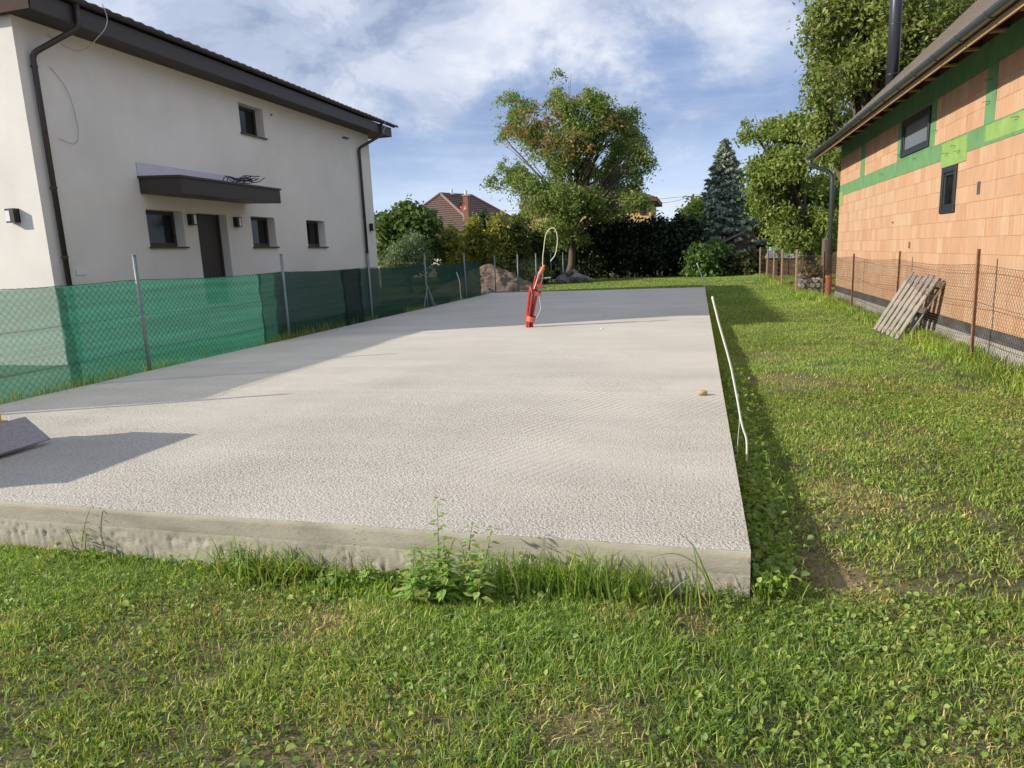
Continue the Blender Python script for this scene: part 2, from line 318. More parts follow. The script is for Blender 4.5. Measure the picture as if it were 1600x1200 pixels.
M = dict(
    plaster=mat('warm_white_plaster', (0.78, 0.755, 0.71), 0.9, vary=0.10, vscale=0.7, bump=0.5, bscale=130, spec=0.2),
    brown=mat('brown_painted_board', (0.045, 0.034, 0.030), 0.45, vary=0.12, vscale=4),
    brown_metal=mat('brown_metal', (0.05, 0.038, 0.034), 0.35, 0.1, vary=0.1),
    tile=mat('dark_roof_tile', (0.06, 0.05, 0.047), 0.55, vary=0.25, vscale=6),
    tile_red=mat('brown_red_tile', (0.15, 0.098, 0.08), 0.75, vary=0.2, vscale=5),
    glass=mat('dark_window_glass', (0.008, 0.009, 0.010), 0.05, 0.0, spec=0.35),
    sky_glass=mat('sky_toned_window_glass', (0.16, 0.19, 0.23), 0.08, 0.0, spec=0.9),  # pale reflected sky is put into the base colour of the pane
    dark=mat('dark_interior', (0.01, 0.01, 0.01), 0.8),
    membrane=mat('pale_grey_membrane', (0.55, 0.55, 0.60), 0.6, vary=0.06),
    lamp_glass=mat('frosted_lamp_glass', (0.75, 0.76, 0.80), 0.35),
    black=mat('black_lamp_metal', (0.012, 0.012, 0.013), 0.4),
    cable_w=mat('pale_cable', (0.50, 0.48, 0.44), 0.5), cable_d=mat('dark_cable', (0.03, 0.025, 0.03), 0.5),
    galv=mat('galvanised_green_post', (0.22, 0.27, 0.27), 0.55, 0.3, vary=0.2, vscale=12),
    wire=mat('green_fence_wire', (0.012, 0.04, 0.034), 0.6, 0.0),
    rustwire=mat('rusty_fence_wire', (0.11, 0.065, 0.045), 0.8, 0.1), rust=mat('rusty_post_steel', (0.27, 0.155, 0.09), 0.85, 0.1, vary=0.35, vscale=9),
    lightpost=mat('weathered_post_wood', (0.33, 0.22, 0.14), 0.9, vary=0.3, vscale=9),
    plinth=mat('cement_plinth', (0.36, 0.345, 0.315), 0.92, vary=0.3, vscale=2.2, bump=0.6, bscale=30, dark=(0.22, 0.21, 0.20)),
    bitumen=mat('bitumen_strip', (0.085, 0.085, 0.085), 0.85, vary=0.5, vscale=4, dark=(0.03, 0.03, 0.032), stretch=(1, 0.6, 2)),
    mortar=mat('orange_brick_backing', (0.36, 0.23, 0.14), 0.9, vary=0.2, vscale=6),
    brick=attr_mat('terracotta_block', 0.85, 0.35, wave=9.5, vary=0.14, vscale=5, stretch=(1, 7, 0.6)),
    green=mat('green_waterproof_render', (0.12, 0.27, 0.115), 0.8, vary=0.25, vscale=3.5, bump=0.3, bscale=30, stretch=(1, 1.4, 0.6)),
    limegreen=mat('lime_green_render', (0.22, 0.36, 0.10), 0.8, vary=0.2, vscale=5, bump=0.3, bscale=30),
    shingle=mat('grey_brown_shingle', (0.17, 0.145, 0.125), 0.85, vary=0.25, vscale=7, bump=0.5, bscale=60, stretch=(1, 1, 1)),
    zinc=mat('dark_grey_gutter', (0.085, 0.105, 0.115), 0.35, 0.55, vary=0.1),
    wood=mat('fresh_fascia_wood', (0.42, 0.28, 0.14), 0.7, vary=0.15, vscale=4, stretch=(1, 0.3, 3)),
    stained=mat('red_brown_stained_wood', (0.10, 0.035, 0.022), 0.7, vary=0.25, vscale=5),
    anthracite=mat('anthracite_frame', (0.022, 0.026, 0.034), 0.4),
    flue=mat('dark_steel_flue', (0.07, 0.075, 0.09), 0.3, 0.7),
    terracotta=mat('terracotta_pipe', (0.42, 0.13, 0.05), 0.6, vary=0.15),
    oldwood=mat('weathered_grey_wood', (0.30, 0.27, 0.235), 0.9, vary=0.3, vscale=9, bump=0.5, bscale=30, stretch=(1, 1, 1)),
    red=mat('red_plastic_conduit', (0.38, 0.035, 0.035), 0.42, vary=0.12, vscale=8), tape=mat('orange_tape', (0.60, 0.16, 0.10), 0.5),
    whitecable=mat('cream_cable', (0.72, 0.72, 0.55), 0.45), whitepipe=mat('white_plastic_pipe', (0.62, 0.64, 0.62), 0.5),
    stone=mat('sand_stone', (0.42, 0.31, 0.18), 0.9, vary=0.3, vscale=18, bump=0.6, bscale=50),
    board=mat('grey_speckled_plate', (0.33, 0.32, 0.345), 0.75, vary=0.3, vscale=60, bump=0.3, bscale=90), yellow=mat('yellow_plastic', (0.65, 0.40, 0.03), 0.45),
    top=concrete_top(), side=concrete_side(),
    dirt=mat('bare_brown_earth', (0.19, 0.14, 0.10), 0.95, vary=0.55, vscale=5, bump=1.0, bscale=16),
    rubble=mat('grey_rubble_stone', (0.24, 0.235, 0.23), 0.9, vary=0.35, vscale=3, bump=0.9, bscale=9), rubble_b=mat('brown_rubble_stone', (0.16, 0.125, 0.11), 0.9, vary=0.3, vscale=5, bump=0.8, bscale=9),
    bark=mat('grey_brown_bark', (0.13, 0.10, 0.075), 0.95, vary=0.4, vscale=5, bump=1.0, bscale=14, stretch=(1, 1, 0.25)),
    leaf=leaf_mat('leaf', 0.42, tint=(1.14, 1.16, 1.12)), needle=leaf_mat('needle', 0.15, tint=(1.25, 1.25, 1.1)), grass=leaf_mat('grass_blade', 0.42, 0.5, 0.3, (1.38, 1.36, 1.15)),
    soil=attr_mat('lawn_soil', 0.95, 0.9, 18, vary=0.3, vscale=5),
    yellow_wall=mat('yellow_house_plaster', (0.62, 0.42, 0.17), 0.9), white_wall=mat('pale_cream_house_plaster', (0.70, 0.62, 0.50), 0.9), chim=mat('red_chimney_brick', (0.27, 0.125, 0.085), 0.85, vary=0.2, vscale=8),
    dish=mat('red_satellite_dish', (0.28, 0.07, 0.055), 0.5), steel=mat('bright_steel', (0.6, 0.6, 0.6), 0.3, 0.8), bluegrey=mat('pale_blue_sheet', (0.30, 0.38, 0.52), 0.5, vary=0.1), oldplank=mat('brown_plank', (0.15, 0.09, 0.06), 0.9, vary=0.3, vscale=6),
    net_a=net_mat('pale_green_net', (0.065, 0.20, 0.145), 0.30, 0.6), net_b=net_mat('green_net', (0.035, 0.175, 0.12), 0.20, 0.64), net_c=net_mat('shadow_toned_green_net', (0.024, 0.10, 0.072), 0.10, 0.4), net_d=net_mat('black_green_net', (0.016, 0.045, 0.042), 0.04, 0.3),  # net_c: same net with the house shadow put into its colour
    gable=mat('brown_gable_board', (0.075, 0.055, 0.045), 0.85, vary=0.12, vscale=4, spec=0.12),
    soffit=mat('underside_board', (0.04, 0.03, 0.027), 0.6),
)

# ---------------------------------------------------------------- ground
SL = dict(x0=-7.46, x1=0.25, y0=3.15, y1=24.9, z=0.24)
def dryness(x, y):
    d = np.clip((fbm(x, y, 0.75, 5) - 0.52) * 3.0, 0, 1) * 0.30 + np.clip((fbm(x, y, 3.1, 9) - 0.56) * 4, 0, 1) * 0.45
    for cx, cy, r, a in ((0.95, 4.55, 0.26, 0.9), (0.78, 3.35, 0.22, 0.9), (-1.85, 2.72, 0.22, 0.7), (-0.35, 2.15, 0.16, 0.7), (-1.2, 1.85, 0.3, 0.5), (0.9, 2.2, 0.14, 0.8), (1.35, 5.9, 0.4, 0.45), (3.0, 7.2, 0.5, 0.4), (1.15, 8.5, 0.6, 0.45), (-2.4, 2.5, 0.25, 0.5), (2.0, 3.6, 0.2, 0.5)):
        d = d + a * np.exp(-((x - cx) ** 2 + (y - cy) ** 2) / (2 * r * r)) * 0.75
    return np.clip(d, 0, 1.2)
def gheight(x, y):
    dip = -0.075 * np.clip((-0.6 - x) / 1.2, 0, 1) * np.clip((y - 2.5) / 0.5, 0, 1) * (y < 3.6)
    return dip + (fbm(x, y, 1.1, 21, 3) - 0.5) * 0.045 + (fbm(x, y, 6.0, 31, 2) - 0.5) * 0.018
def make_ground():
    def coords(segs):
        out = []
        for a, b, s in segs: out += list(np.arange(a, b, s))
        return np.array(out + [segs[-1][1]])
    xs = coords([(-900, -60, 120), (-60, -12, 4), (-12, -5, 0.5), (-5, 5, 0.07), (5, 12, 0.5), (12, 60, 4), (60, 900, 120)])
    ys = coords([(-60, -4, 8), (-4, 0, 0.5), (0, 7, 0.07), (7, 16, 0.25), (16, 44, 0.5), (44, 120, 6), (120, 1500, 120)])
    X, Y = np.meshgrid(xs, ys); Z = gheight(X, Y)
    Z = np.where((np.abs(X) > 40) | (Y > 60), 0.0, Z)
    n = X.size; V = np.stack([X.ravel(), Y.ravel(), Z.ravel()], 1)
    w = len(xs); i = np.arange(len(ys) - 1)[:, None] * w + np.arange(w - 1)[None, :]; i = i.ravel()
    T = np.stack([i, i + 1, i + w + 1, i + w], 1)
    d = dryness(V[:, 0], V[:, 1])[:, None]; nn = fbm(V[:, 0], V[:, 1], 4, 77)[:, None]
    green = np.array([[0.075, 0.095, 0.032]]); straw = np.array([[0.22, 0.17, 0.10]]); soil = np.array([[0.060, 0.047, 0.034]])
    C = green * (1 - nn) + soil * nn; C = C * (1 - np.clip(d, 0, 1)) + straw * np.clip(d, 0, 1)
    far = np.clip((V[:, 1:2] - 8) / 12, 0, 1); C = C * (1 - far * 0.5) + np.array([[0.14, 0.19, 0.045]]) * far * 0.5
    o = array_mesh('lawn', V, T, C, M['soil'], kind='structure', smooth=True); return o
make_ground()

def blades(n, sampler, hmin, hmax, wid, segs, lean=0.6, palette=None, zfun=None, seedc=0, dryscale=1.0, name='grass', dens=None):
    x, y = sampler(n)
    if dens is not None:
        k = rng.random(len(x)) < dens(x, y); x = x[k]; y = y[k]
    n = len(x); z = gheight(x, y) - 0.004
    d = np.clip(dryness(x, y) * dryscale, 0, 1)
    hgt = rng.uniform(hmin, hmax, n) * (1 - 0.5 * d) * (0.65 + 0.7 * fbm(x, y, 1.7, 3))
    a = rng.uniform(0, 2 * np.pi, n); ln = rng.uniform(0.1, 1.0, n) * lean
    dx = np.cos(a); dy = np.sin(a); px = -dy; py = dx
    tw = rng.uniform(-1.2, 1.2, n); wx = px * np.cos(tw) + dx * np.sin(tw); wy = py * np.cos(tw) + dy * np.sin(tw)
    w = wid * rng.uniform(0.6, 1.4, n)
    pal = palette or [(0.155, 0.235, 0.05), (0.215, 0.305, 0.065), (0.09, 0.165, 0.045), (0.33, 0.40, 0.13), (0.40, 0.34, 0.19), (0.15, 0.23, 0.12)]
    pal = np.array(pal); pr = rng.random(n); idx = rng.choice([0, 1, 2, 3, 5], n, p=[.3, .25, .2, .12, .13]); idx = np.where(pr < 0.03 + 0.55 * d, 4, idx)
    c = pal[idx] * rng.uniform(0.75, 1.25, (n, 1)) * (0.70 + 0.6 * fbm(x, y, 0.9, 13)[:, None]); c = c * np.stack([0.9 + 0.25 * fbm(x, y, 0.5, 55), np.ones(n), np.ones(n)], 1) * (0.97 + 0.16 * rng.random(n)[:, None])
    rows = []; base = np.stack([x, y, z], 1)
    prof = {1: [(0, 1.0), (1, 0)], 2: [(0, 1.0), (0.5, 0.85), (1, 0)], 3: [(0, .9), (0.4, 1), (0.75, 0.7), (1, 0)]}[segs]
    for t, ww in prof:
        off = ln * hgt * t * t; zz = hgt * (t - 0.35 * ln * t * t)
        cpt = base + np.stack([dx * off, dy * off, zz], 1)
        if ww > 0:
            o = np.stack([wx * w * ww / 2, wy * w * ww / 2, np.zeros(n)], 1); rows.append(cpt - o); rows.append(cpt + o)
        else: rows.append(cpt)
    k = len(rows); V = np.stack(rows, 1).reshape(-1, 3); b = np.arange(n)[:, None] * k
    tl = []
    for s in range(segs - 1):
        q = 2 * s; tl += [[q, q + 1, q + 3], [q, q + 3, q + 2]]
    q = 2 * (segs - 1); tl.append([q, q + 1, q + 2])
    T = (b[:, :, None] + np.array(tl)[None, :, :].reshape(1, 1, -1)).reshape(-1, 3) if False else (b[:, None, :] + np.array(tl)[None, :, :]).reshape(-1, 3)
    sh = np.repeat(c, k, axis=0)
    return V, T, sh
def leaves_flat(n, sampler, smin, smax, hmin, hmax, pal, up=0.7, dens=None, pos=None):
    """small broad leaves: folded 4-vertex diamonds (2 tris) turned mostly upward"""
    if pos is None:
        x, y = sampler(n)
        if dens is not None: k = rng.random(len(x)) < dens(x, y); x = x[k]; y = y[k]
        n = len(x); P = np.stack([x, y, gheight(x, y) + rng.uniform(hmin, hmax, n)], 1)
    else: P = pos; n = len(P)
    s = rng.uniform(smin, smax, n)[:, None]
    nrm = rng.normal(0, 1, (n, 3)) * (1 - up); nrm[:, 2] = np.abs(nrm[:, 2]) + up; nrm /= np.linalg.norm(nrm, axis=1)[:, None]
    t = rng.normal(0, 1, (n, 3)); t -= nrm * (t * nrm).sum(1)[:, None]; t /= np.linalg.norm(t, axis=1)[:, None]; b = np.cross(nrm, t)
    fold = rng.uniform(0.05, 0.25, n)[:, None]
    V = np.stack([P - t * s * .5, P + b * s * .34 + nrm * s * fold - t * s * .22, P + b * s * .36 + nrm * s * fold + t * s * .2, P + t * s * .52 - nrm * s * 0.10, P - b * s * .36 + nrm * s * fold + t * s * .2, P - b * s * .34 + nrm * s * fold - t * s * .22], 1).reshape(-1, 3)
    i = np.arange(n)[:, None] * 6; T = np.concatenate([i + np.array([q]) for q in ([0, 1, 2], [0, 2, 3], [0, 3, 4], [0, 4, 5])], 0)
    pal = np.array(pal); c = pal[rng.integers(0, len(pal), n)] * rng.uniform(0.75, 1.25, (n, 1))
    return V, T, np.repeat(c, 6, axis=0)
def join_arrays(parts):
    V = []; T = []; C = []; o = 0
    for v, t, c in parts: V.append(v); T.append(t + o); C.append(c); o += len(v)
    return np.concatenate(V), np.concatenate(T), np.concatenate(C)
def rect(x0, x1, y0, y1): return lambda n: (rng.uniform(x0, x1, n), rng.uniform(y0, y1, n))
def wedge(y0, y1, xl, xr):
    def f(n):
        y = np.sqrt(rng.uniform(y0 * y0, y1 * y1, n)); x = rng.uniform(xl, xr, n)
        k = (x > -1.42 * y - 0.3) & (x < 0.62 * y + 0.5); return x[k], y[k]
    return f
def cluster(f, k, s):
    def g_(n):
        x, y = f(n // k); return np.repeat(x, k) + rng.normal(0, s, len(x) * k), np.repeat(y, k) + rng.normal(0, s, len(x) * k)
    return g_
def off_slab(x, y):
    return ~((x > SL['x0'] - 0.02) & (x < SL['x1'] + 0.015) & (y > SL['y0'] - 0.015) & (y < SL['y1'] + 0.02))
def dn(x, y): return off_slab(x, y) * np.clip(1.1 - 0.55 * dryness(x, y), 0.2, 1) * np.clip((fbm(x, y, 4, 91) - 0.26) * 3.0, 0.30, 1)
parts = []
parts.append(blades(230000, wedge(1.2, 3.3, -4.6, 2.7), 0.025, 0.072, 0.0052, 2, 1.3, dens=dn))
parts.append(blades(160000, wedge(3.0, 8, 0.2, 5), 0.025, 0.065, 0.007, 2, 1.3, dens=dn))
parts.append(blades(110000, rect(0.25, 4.2, 7.5, 15), 0.025, 0.065, 0.011, 1, 1.2, dens=dn))
parts.append(blades(90000, rect(0.25, 4.2, 15, 26), 0.025, 0.065, 0.018, 1, 1.2, dens=dn))
parts.append(blades(120000, rect(-8, 6.5, 24.9, 41), 0.025, 0.07, 0.03, 1, 0.9, dens=dn))
clov = [(0.16, 0.25, 0.05), (0.11, 0.20, 0.055), (0.22, 0.30, 0.07), (0.15, 0.22, 0.09), (0.27, 0.33, 0.12)]
def dc(x, y): return off_slab(x, y) * np.clip((fbm(x, y, 1.6, 61) - 0.38) * 4, 0.08, 1) * np.clip(1.0 - dryness(x, y), 0.05, 1)
thatch = [(0.26, 0.23, 0.12), (0.15, 0.21, 0.06), (0.14, 0.19, 0.06), (0.20, 0.25, 0.08), (0.30, 0.27, 0.15), (0.10, 0.14, 0.05)]
parts.append(blades(70000, wedge(1.2, 3.3, -4.6, 2.7), 0.014, 0.032, 0.0042, 2, 2.2, thatch, dens=lambda x, y: off_slab(x, y) * 1.0))
parts.append(blades(50000, wedge(3.0, 8, 0.2, 5), 0.014, 0.034, 0.0055, 2, 2.2, thatch, dens=lambda x, y: off_slab(x, y) * 1.0))
parts.append(blades(20000, rect(0.25, 4.2, 7.5, 16), 0.016, 0.036, 0.010, 1, 1.8, thatch, dens=lambda x, y: off_slab(x, y) * 1.0))
parts.append(leaves_flat(26000, wedge(1.2, 3.3, -4.6, 2.7), 0.010, 0.030, 0.006, 0.038, clov, 0.55, dens=dc))
parts.append(leaves_flat(21000, wedge(3.0, 8, 0.2, 5), 0.012, 0.032, 0.008, 0.04, clov, 0.55, dens=dc))
parts.append(leaves_flat(2000, cluster(wedge(1.2, 4.5, -4.6, 2.7), 5, 0.022), 0.022, 0.046, 0.01, 0.045, clov, 0.6, dens=lambda x, y: dc(x, y) * (fbm(x, y, 3, 17) > 0.52)))
straw = [(0.26, 0.20, 0.11), (0.20, 0.15, 0.09), (0.13, 0.09, 0.06)]
parts.append(leaves_flat(30000, wedge(1.2, 8, -4.6, 5), 0.006, 0.03, 0.0, 0.012, straw, 0.75, dens=lambda x, y: off_slab(x, y) * np.clip(0.25 + dryness(x, y), 0, 1)))
V, T, C = join_arrays(parts)
g = array_mesh('grass', V, T, C, M['grass'], kind='stuff'); tag(g, 'short patchy mown grass and clover covering the yard around the slab', 'grass')
# long unmown grass against the slab, along both fences
parts = []
g1 = [(0.17, 0.25, 0.05), (0.22, 0.30, 0.065), (0.12, 0.20, 0.045), (0.29, 0.34, 0.11), (0.40, 0.34, 0.18), (0.15, 0.22, 0.06)]
def strip_front(n):
    x = rng.uniform(-4.6, 0.35, n); y = 3.11 - np.abs(rng.normal(0, 0.10, n)); return x, y
def front_d(x, y): return np.clip((fbm(x, x * 0, 2.2, 41) - 0.42) * 4.0, 0.06, 1)
parts.append(blades(8000, strip_front, 0.04, 0.12, 0.0055, 3, 0.7, g1, dryscale=0.3, dens=front_d))
parts.append(blades(700, lambda n: (rng.normal(-0.62, 0.28, n), 3.10 - np.abs(rng.normal(0, 0.06, n))), 0.14, 0.30, 0.006, 3, 0.7, g1, dryscale=0.1, dens=lambda x, y: y < 3.14))
parts.append(blades(420, lambda n: (rng.normal(-2.25, 0.22, n), 3.08 - np.abs(rng.normal(0, 0.07, n))), 0.12, 0.26, 0.006, 3, 0.8, g1, dryscale=0.1, dens=lambda x, y: y < 3.14))
parts.append(blades(7000, lambda n: (0.27 + np.abs(rng.normal(0, 0.09, n)), rng.uniform(3.1, 12, n)), 0.06, 0.19, 0.0065, 3, 0.8, g1, dryscale=0.3))
parts.append(blades(9000, lambda n: (0.27 + np.abs(rng.normal(0, 0.06, n)), rng.uniform(12, 25, n)), 0.06, 0.15, 0.010, 2, 0.8, g1, dryscale=0.3))
def rf(n):
    y = rng.uniform(7.5, 21, n); return 3.46 + rng.normal(0, 0.13, n), y
parts.append(blades(20000, rf, 0.07, 0.26, 0.011, 3, 0.9, g1, dryscale=0.5, dens=lambda x, y: np.clip((fbm(y, y * 0, 1.3, 71) - 0.25) * 2.5, 0.15, 1)))
parts.append(blades(9000, lambda n: (3.2 + rng.normal(0, 0.18, n), rng.uniform(21, 38, n)), 0.08, 0.25, 0.02, 2, 0.8, g1, dryscale=0.4))
parts.append(blades(10000, lambda n: (-7.52 + rng.normal(0, 0.035, n), rng.uniform(4.5, 24.5, n)), 0.15, 0.42, 0.009, 3, 0.5, g1, dryscale=0.3, dens=lambda x, y: np.clip((fbm(y, y * 0, 0.9, 171) - 0.35) * 3, 0.05, 1) * (x < -7.47)))
parts.append(leaves_flat(5200, lambda n: (rng.uniform(-4.6, 0.3, n), 3.11 - np.abs(rng.normal(0, 0.07, n))), 0.015, 0.045, 0.01, 0.08, clov, 0.4, dens=front_d))
parts.append(leaves_flat(6500, lambda n: (0.28 + np.abs(rng.normal(0, 0.10, n)), rng.uniform(3.1, 9, n)), 0.015, 0.045, 0.02, 0.13, clov, 0.4))
V, T, C = join_arrays(parts)
g = array_mesh('long_grass', V, T, C, M['grass'], kind='stuff'); tag(g, 'longer unmown grass and weeds along the slab edges and fence lines', 'grass')

# ---------------------------------------------------------------- slab
slab = thing('concrete_slab', 'large pale raw concrete foundation slab lying in the middle of the yard', 'slab', (-3.6, 14, 0))
def slab_top():
    xs = np.concatenate([np.linspace(SL['x0'], SL['x1'], 130)]); ys = np.concatenate([np.arange(SL['y0'], 8, 0.05), np.arange(8, SL['y1'], 0.2), [SL['y1']]])
    X, Y = np.meshgrid(xs, ys)
    Z = SL['z'] + (fbm(X, Y, 0.35, 3, 3) - 0.5) * 0.010 + (fbm(X, Y, 9, 8, 2) - 0.5) * 0.0035
    wob = (fbm(X, Y * 0, 3.0, 15, 3) - 0.5) * 0.010
    edge = Y <= ys[0] + 1e-6; Y = np.where(edge, Y + wob, Y); Z = np.where(edge, Z - 0.003, Z)
    w = len(xs); V = np.stack([X.ravel(), Y.ravel(), Z.ravel()], 1); i = (np.arange(len(ys) - 1)[:, None] * w + np.arange(w - 1)[None, :]).ravel()
    T = np.stack([i, i + 1, i + w + 1, i + w], 1)
    return array_mesh('top_surface', V, T, None, M['top'], slab, smooth=True)
slab_top()
def slab_sides():
    # front face: smooth formed band above, rougher honeycombed footing below, slightly proud
    xs = np.linspace(SL['x0'], SL['x1'], 700); zs = np.array([0.247, 0.232, 0.20, 0.16, 0.124, 0.120, 0.116, 0.10, 0.085, 0.07, 0.055, 0.04, 0.025, 0.01, -0.02, -0.1])
    X, Z = np.meshgrid(xs, zs)
    up = (Z > 0.118)
    Y = SL['y0'] - 0.004 + np.where(up, (fbm(X, Z, 3, 4, 3) - 0.5) * 0.003, (np.clip(fbm(X, Z, 34, 6, 3) - 0.50, 0, 1) * 0.035 + (fbm(X, Z, 5, 66, 2) - 0.5) * 0.004) * np.clip((0.118 - Z) * 20, 0, 1))
    Y = np.where(np.abs(Z - 0.120) < 0.002, SL['y0'] - 0.003, Y)
    Z = np.where(zs[:, None] == 0.247, SL['z'] + (fbm(X, X * 0 + SL['y0'], 0.35, 3, 3) - 0.5) * 0.010 - 0.004, Z)
    Y = np.where(zs[:, None] == 0.247, SL['y0'] + (fbm(X, X * 0, 3.0, 15, 3) - 0.5) * 0.010 + 0.002, Y)
    w = len(xs); V = np.stack([X.ravel(), Y.ravel(), Z.ravel()], 1); i = (np.arange(len(zs) - 1)[:, None] * w + np.arange(w - 1)[None, :]).ravel()
    T = np.stack([i, i + w, i + w + 1, i + 1], 1); array_mesh('front_face', V, T, None, M['side'], slab, smooth=False)
    m = MB(); x0, x1, y0, y1 = SL['x0'], SL['x1'], SL['y0'], SL['y1']
    for (a, b) in (((x1, y0 - 0.002), (x1, y1)), ((x1, y1), (x0, y1)), ((x0, y1), (x0, y0 - 0.002))):
        n = 80; v = []
        for k in range(n + 1):
            t = k / n; x = a[0] + (b[0] - a[0]) * t; y = a[1] + (b[1] - a[1]) * t
            zt = SL['z'] + (float(fbm(x, y, 0.35, 3, 3)) - 0.5) * 0.010
            v += [(x, y, -0.1), (x, y, zt - 0.0005)]
        m.add(v, [(2 * k, 2 * k + 2, 2 * k + 3, 2 * k + 1) for k in range(n)])
    m.build('side_face', M['side'], slab)
slab_sides()

# ---------------------------------------------------------------- white house
HX = -11.0; HY0, HY1 = 9.75, 22.72; HXB = -20.5; ZT = 5.88
wh = thing('white_house', 'two storey white plastered house with brown eaves behind the green netted fence', 'house', ((HX + HXB) / 2, (HY0 + HY1) / 2, 0))
def wall_open():
    ops = [(12.12, 13.18, 2.11, 2.87), (13.62, 14.67, 0.78, 2.86), (15.62, 16.66, 2.11, 2.87), (18.23, 19.26, 2.11, 2.87), (15.62, 16.62, 4.90, 5.62)]
    ys = sorted({HY0, HY1} | {a for o in ops for a in o[:2]}); zs = sorted({-0.2, ZT + 0.05} | {a for o in ops for a in o[2:]})
    m = MB()
    for j in range(len(ys) - 1):
        for k in range(len(zs) - 1):
            yc, zc = (ys[j] + ys[j + 1]) / 2, (zs[k] + zs[k + 1]) / 2
            if any(o[0] < yc < o[1] and o[2] < zc < o[3] for o in ops): continue
            m.add([(HX, ys[j], zs[k]), (HX, ys[j + 1], zs[k]), (HX, ys[j + 1], zs[k + 1]), (HX, ys[j], zs[k + 1])], [(0, 1, 2, 3)])
    d = HX - 0.30
    for a, b, c, e in ops:
        m.add([(HX, a, c), (HX, b, c), (HX, b, e), (HX, a, e), (d, a, c), (d, b, c), (d, b, e), (d, a, e)], [(0, 4, 5, 1), (1, 5, 6, 2), (2, 6, 7, 3), (3, 7, 4, 0)])
    # the other three walls
    m.add([(HX, HY0, -0.2), (HXB, HY0, -0.2), (HXB, HY0, ZT), (HX, HY0, ZT), (HX, HY1, -0.2), (HXB, HY1, -0.2), (HXB, HY1, ZT), (HX, HY1, ZT)], [(0, 1, 2, 3), (5, 4, 7, 6), (1, 5, 6, 2)])
    xr = (HX + HXB) / 2; zr = 6.05 + (HX + 0.7 - xr) * 0.33
    m.add([(HX, HY0, ZT), (HXB, HY0, ZT), (xr, HY0, zr - 0.1)], [(0, 1, 2)]); m.add([(HX, HY1, ZT), (HXB, HY1, ZT), (xr, HY1, zr - 0.1)], [(0, 1, 2)])
    me = m.build('wall', M['plaster'], wh)
    for i, (a, b, c, e) in enumerate(ops):
        if i == 1:
            dr = MB().box((d, a, c), (d + 0.06, b, e)).build('door', M['brown'], wh)
            MB().box((d + 0.061, a + 0.14, 1.0), (d + 0.066, a + 0.19, 2.5)).build('glass_strip', M['glass'], dr)
            MB().tube([(d + 0.11, a + 0.09, 1.1), (d + 0.11, a + 0.09, 2.2)], 0.015).build('handle', M['steel'], dr)
            fr = MB(); fr.box((d, a, e - 0.07), (d + 0.09, b, e)).box((d, a, c), (d + 0.09, a + 0.06, e - 0.07)).box((d, b - 0.06, c), (d + 0.09, b, e - 0.07)).build('door_frame', M['brown_metal'], wh)
            continue
        w = MB(); t = 0.07
        w.box((d, a, c), (d + 0.07, b, c + t + 0.02)).box((d, a, e - t), (d + 0.07, b, e)).box((d, a, c + t + 0.02), (d + 0.07, a + t, e - t)).box((d, b - t, c + t + 0.02), (d + 0.07, b, e - t))
        wo = w.build('window', M['brown'], wh)
        MB().box((d + 0.01, a + t, c + t + 0.02), (d + 0.03, b - t, e - t)).build('pane', M['glass'], wo)
        MB().box((d, a - 0.03, c - 0.035), (HX + 0.06, b + 0.03, c - 0.002)).build('window_sill', M['brown_metal'], wo)
wall_open()
EX = -10.40; EY0, EY1 = 9.62, 23.35
m = MB(); xr = (HX + HXB) / 2; XB = HXB - 0.6
m.box((XB, EY0, ZT), (EX - 0.025, EY1, ZT + 0.03)); m.build('soffit', M['soffit'], wh)
MB().box((EX - 0.024, EY0, ZT - 0.03), (EX, EY1, ZT + 0.27)).build('fascia_board', M['brown'], wh)
zr = 6.20 + (EX - xr) * 0.33
for y0, y1 in ((EY0 - 0.02, EY0 + 0.004), (EY1 - 0.004, EY1 + 0.02)):
    MB().prism([(EX - 0.025, ZT - 0.02), (XB, ZT - 0.02), (XB, 6.17), (xr, zr - 0.03), (EX - 0.025, 6.17)], y0, y1).build('gable_board', M['gable'], wh)
def wavy_roof(xa, xb, za, zb, y0, y1, mat_, parent, name='roof', pitch=0.30, amp=0.025, seg=8, base_off=0.0):
    n = int((y1 - y0) / pitch * seg); V = []; 
    ys = np.linspace(y0, y1, n + 1); ph = np.abs(np.sin(np.pi * (ys - y0) / pitch)) * amp
    m = MB(); vs = []
    for y, p in zip(ys, ph): vs += [(xa, y, za + p), (xb, y, zb + p)]
    m.add(vs, [(2 * i, 2 * i + 1, 2 * i + 3, 2 * i + 2) for i in range(n)])
    return m.build(name, mat_, parent, smooth=True)
wavy_roof(EX - 0.30, xr, 6.245 + 0.03 + 0.24 * 0.33 - 0.02, zr + 0.07, EY0 - 0.08, EY1 + 0.45, M['tile'], wh)
wavy_roof(xr, XB - 0.05, zr + 0.07, 6.22, EY0 - 0.08, EY1 + 0.45, M['tile'], wh)
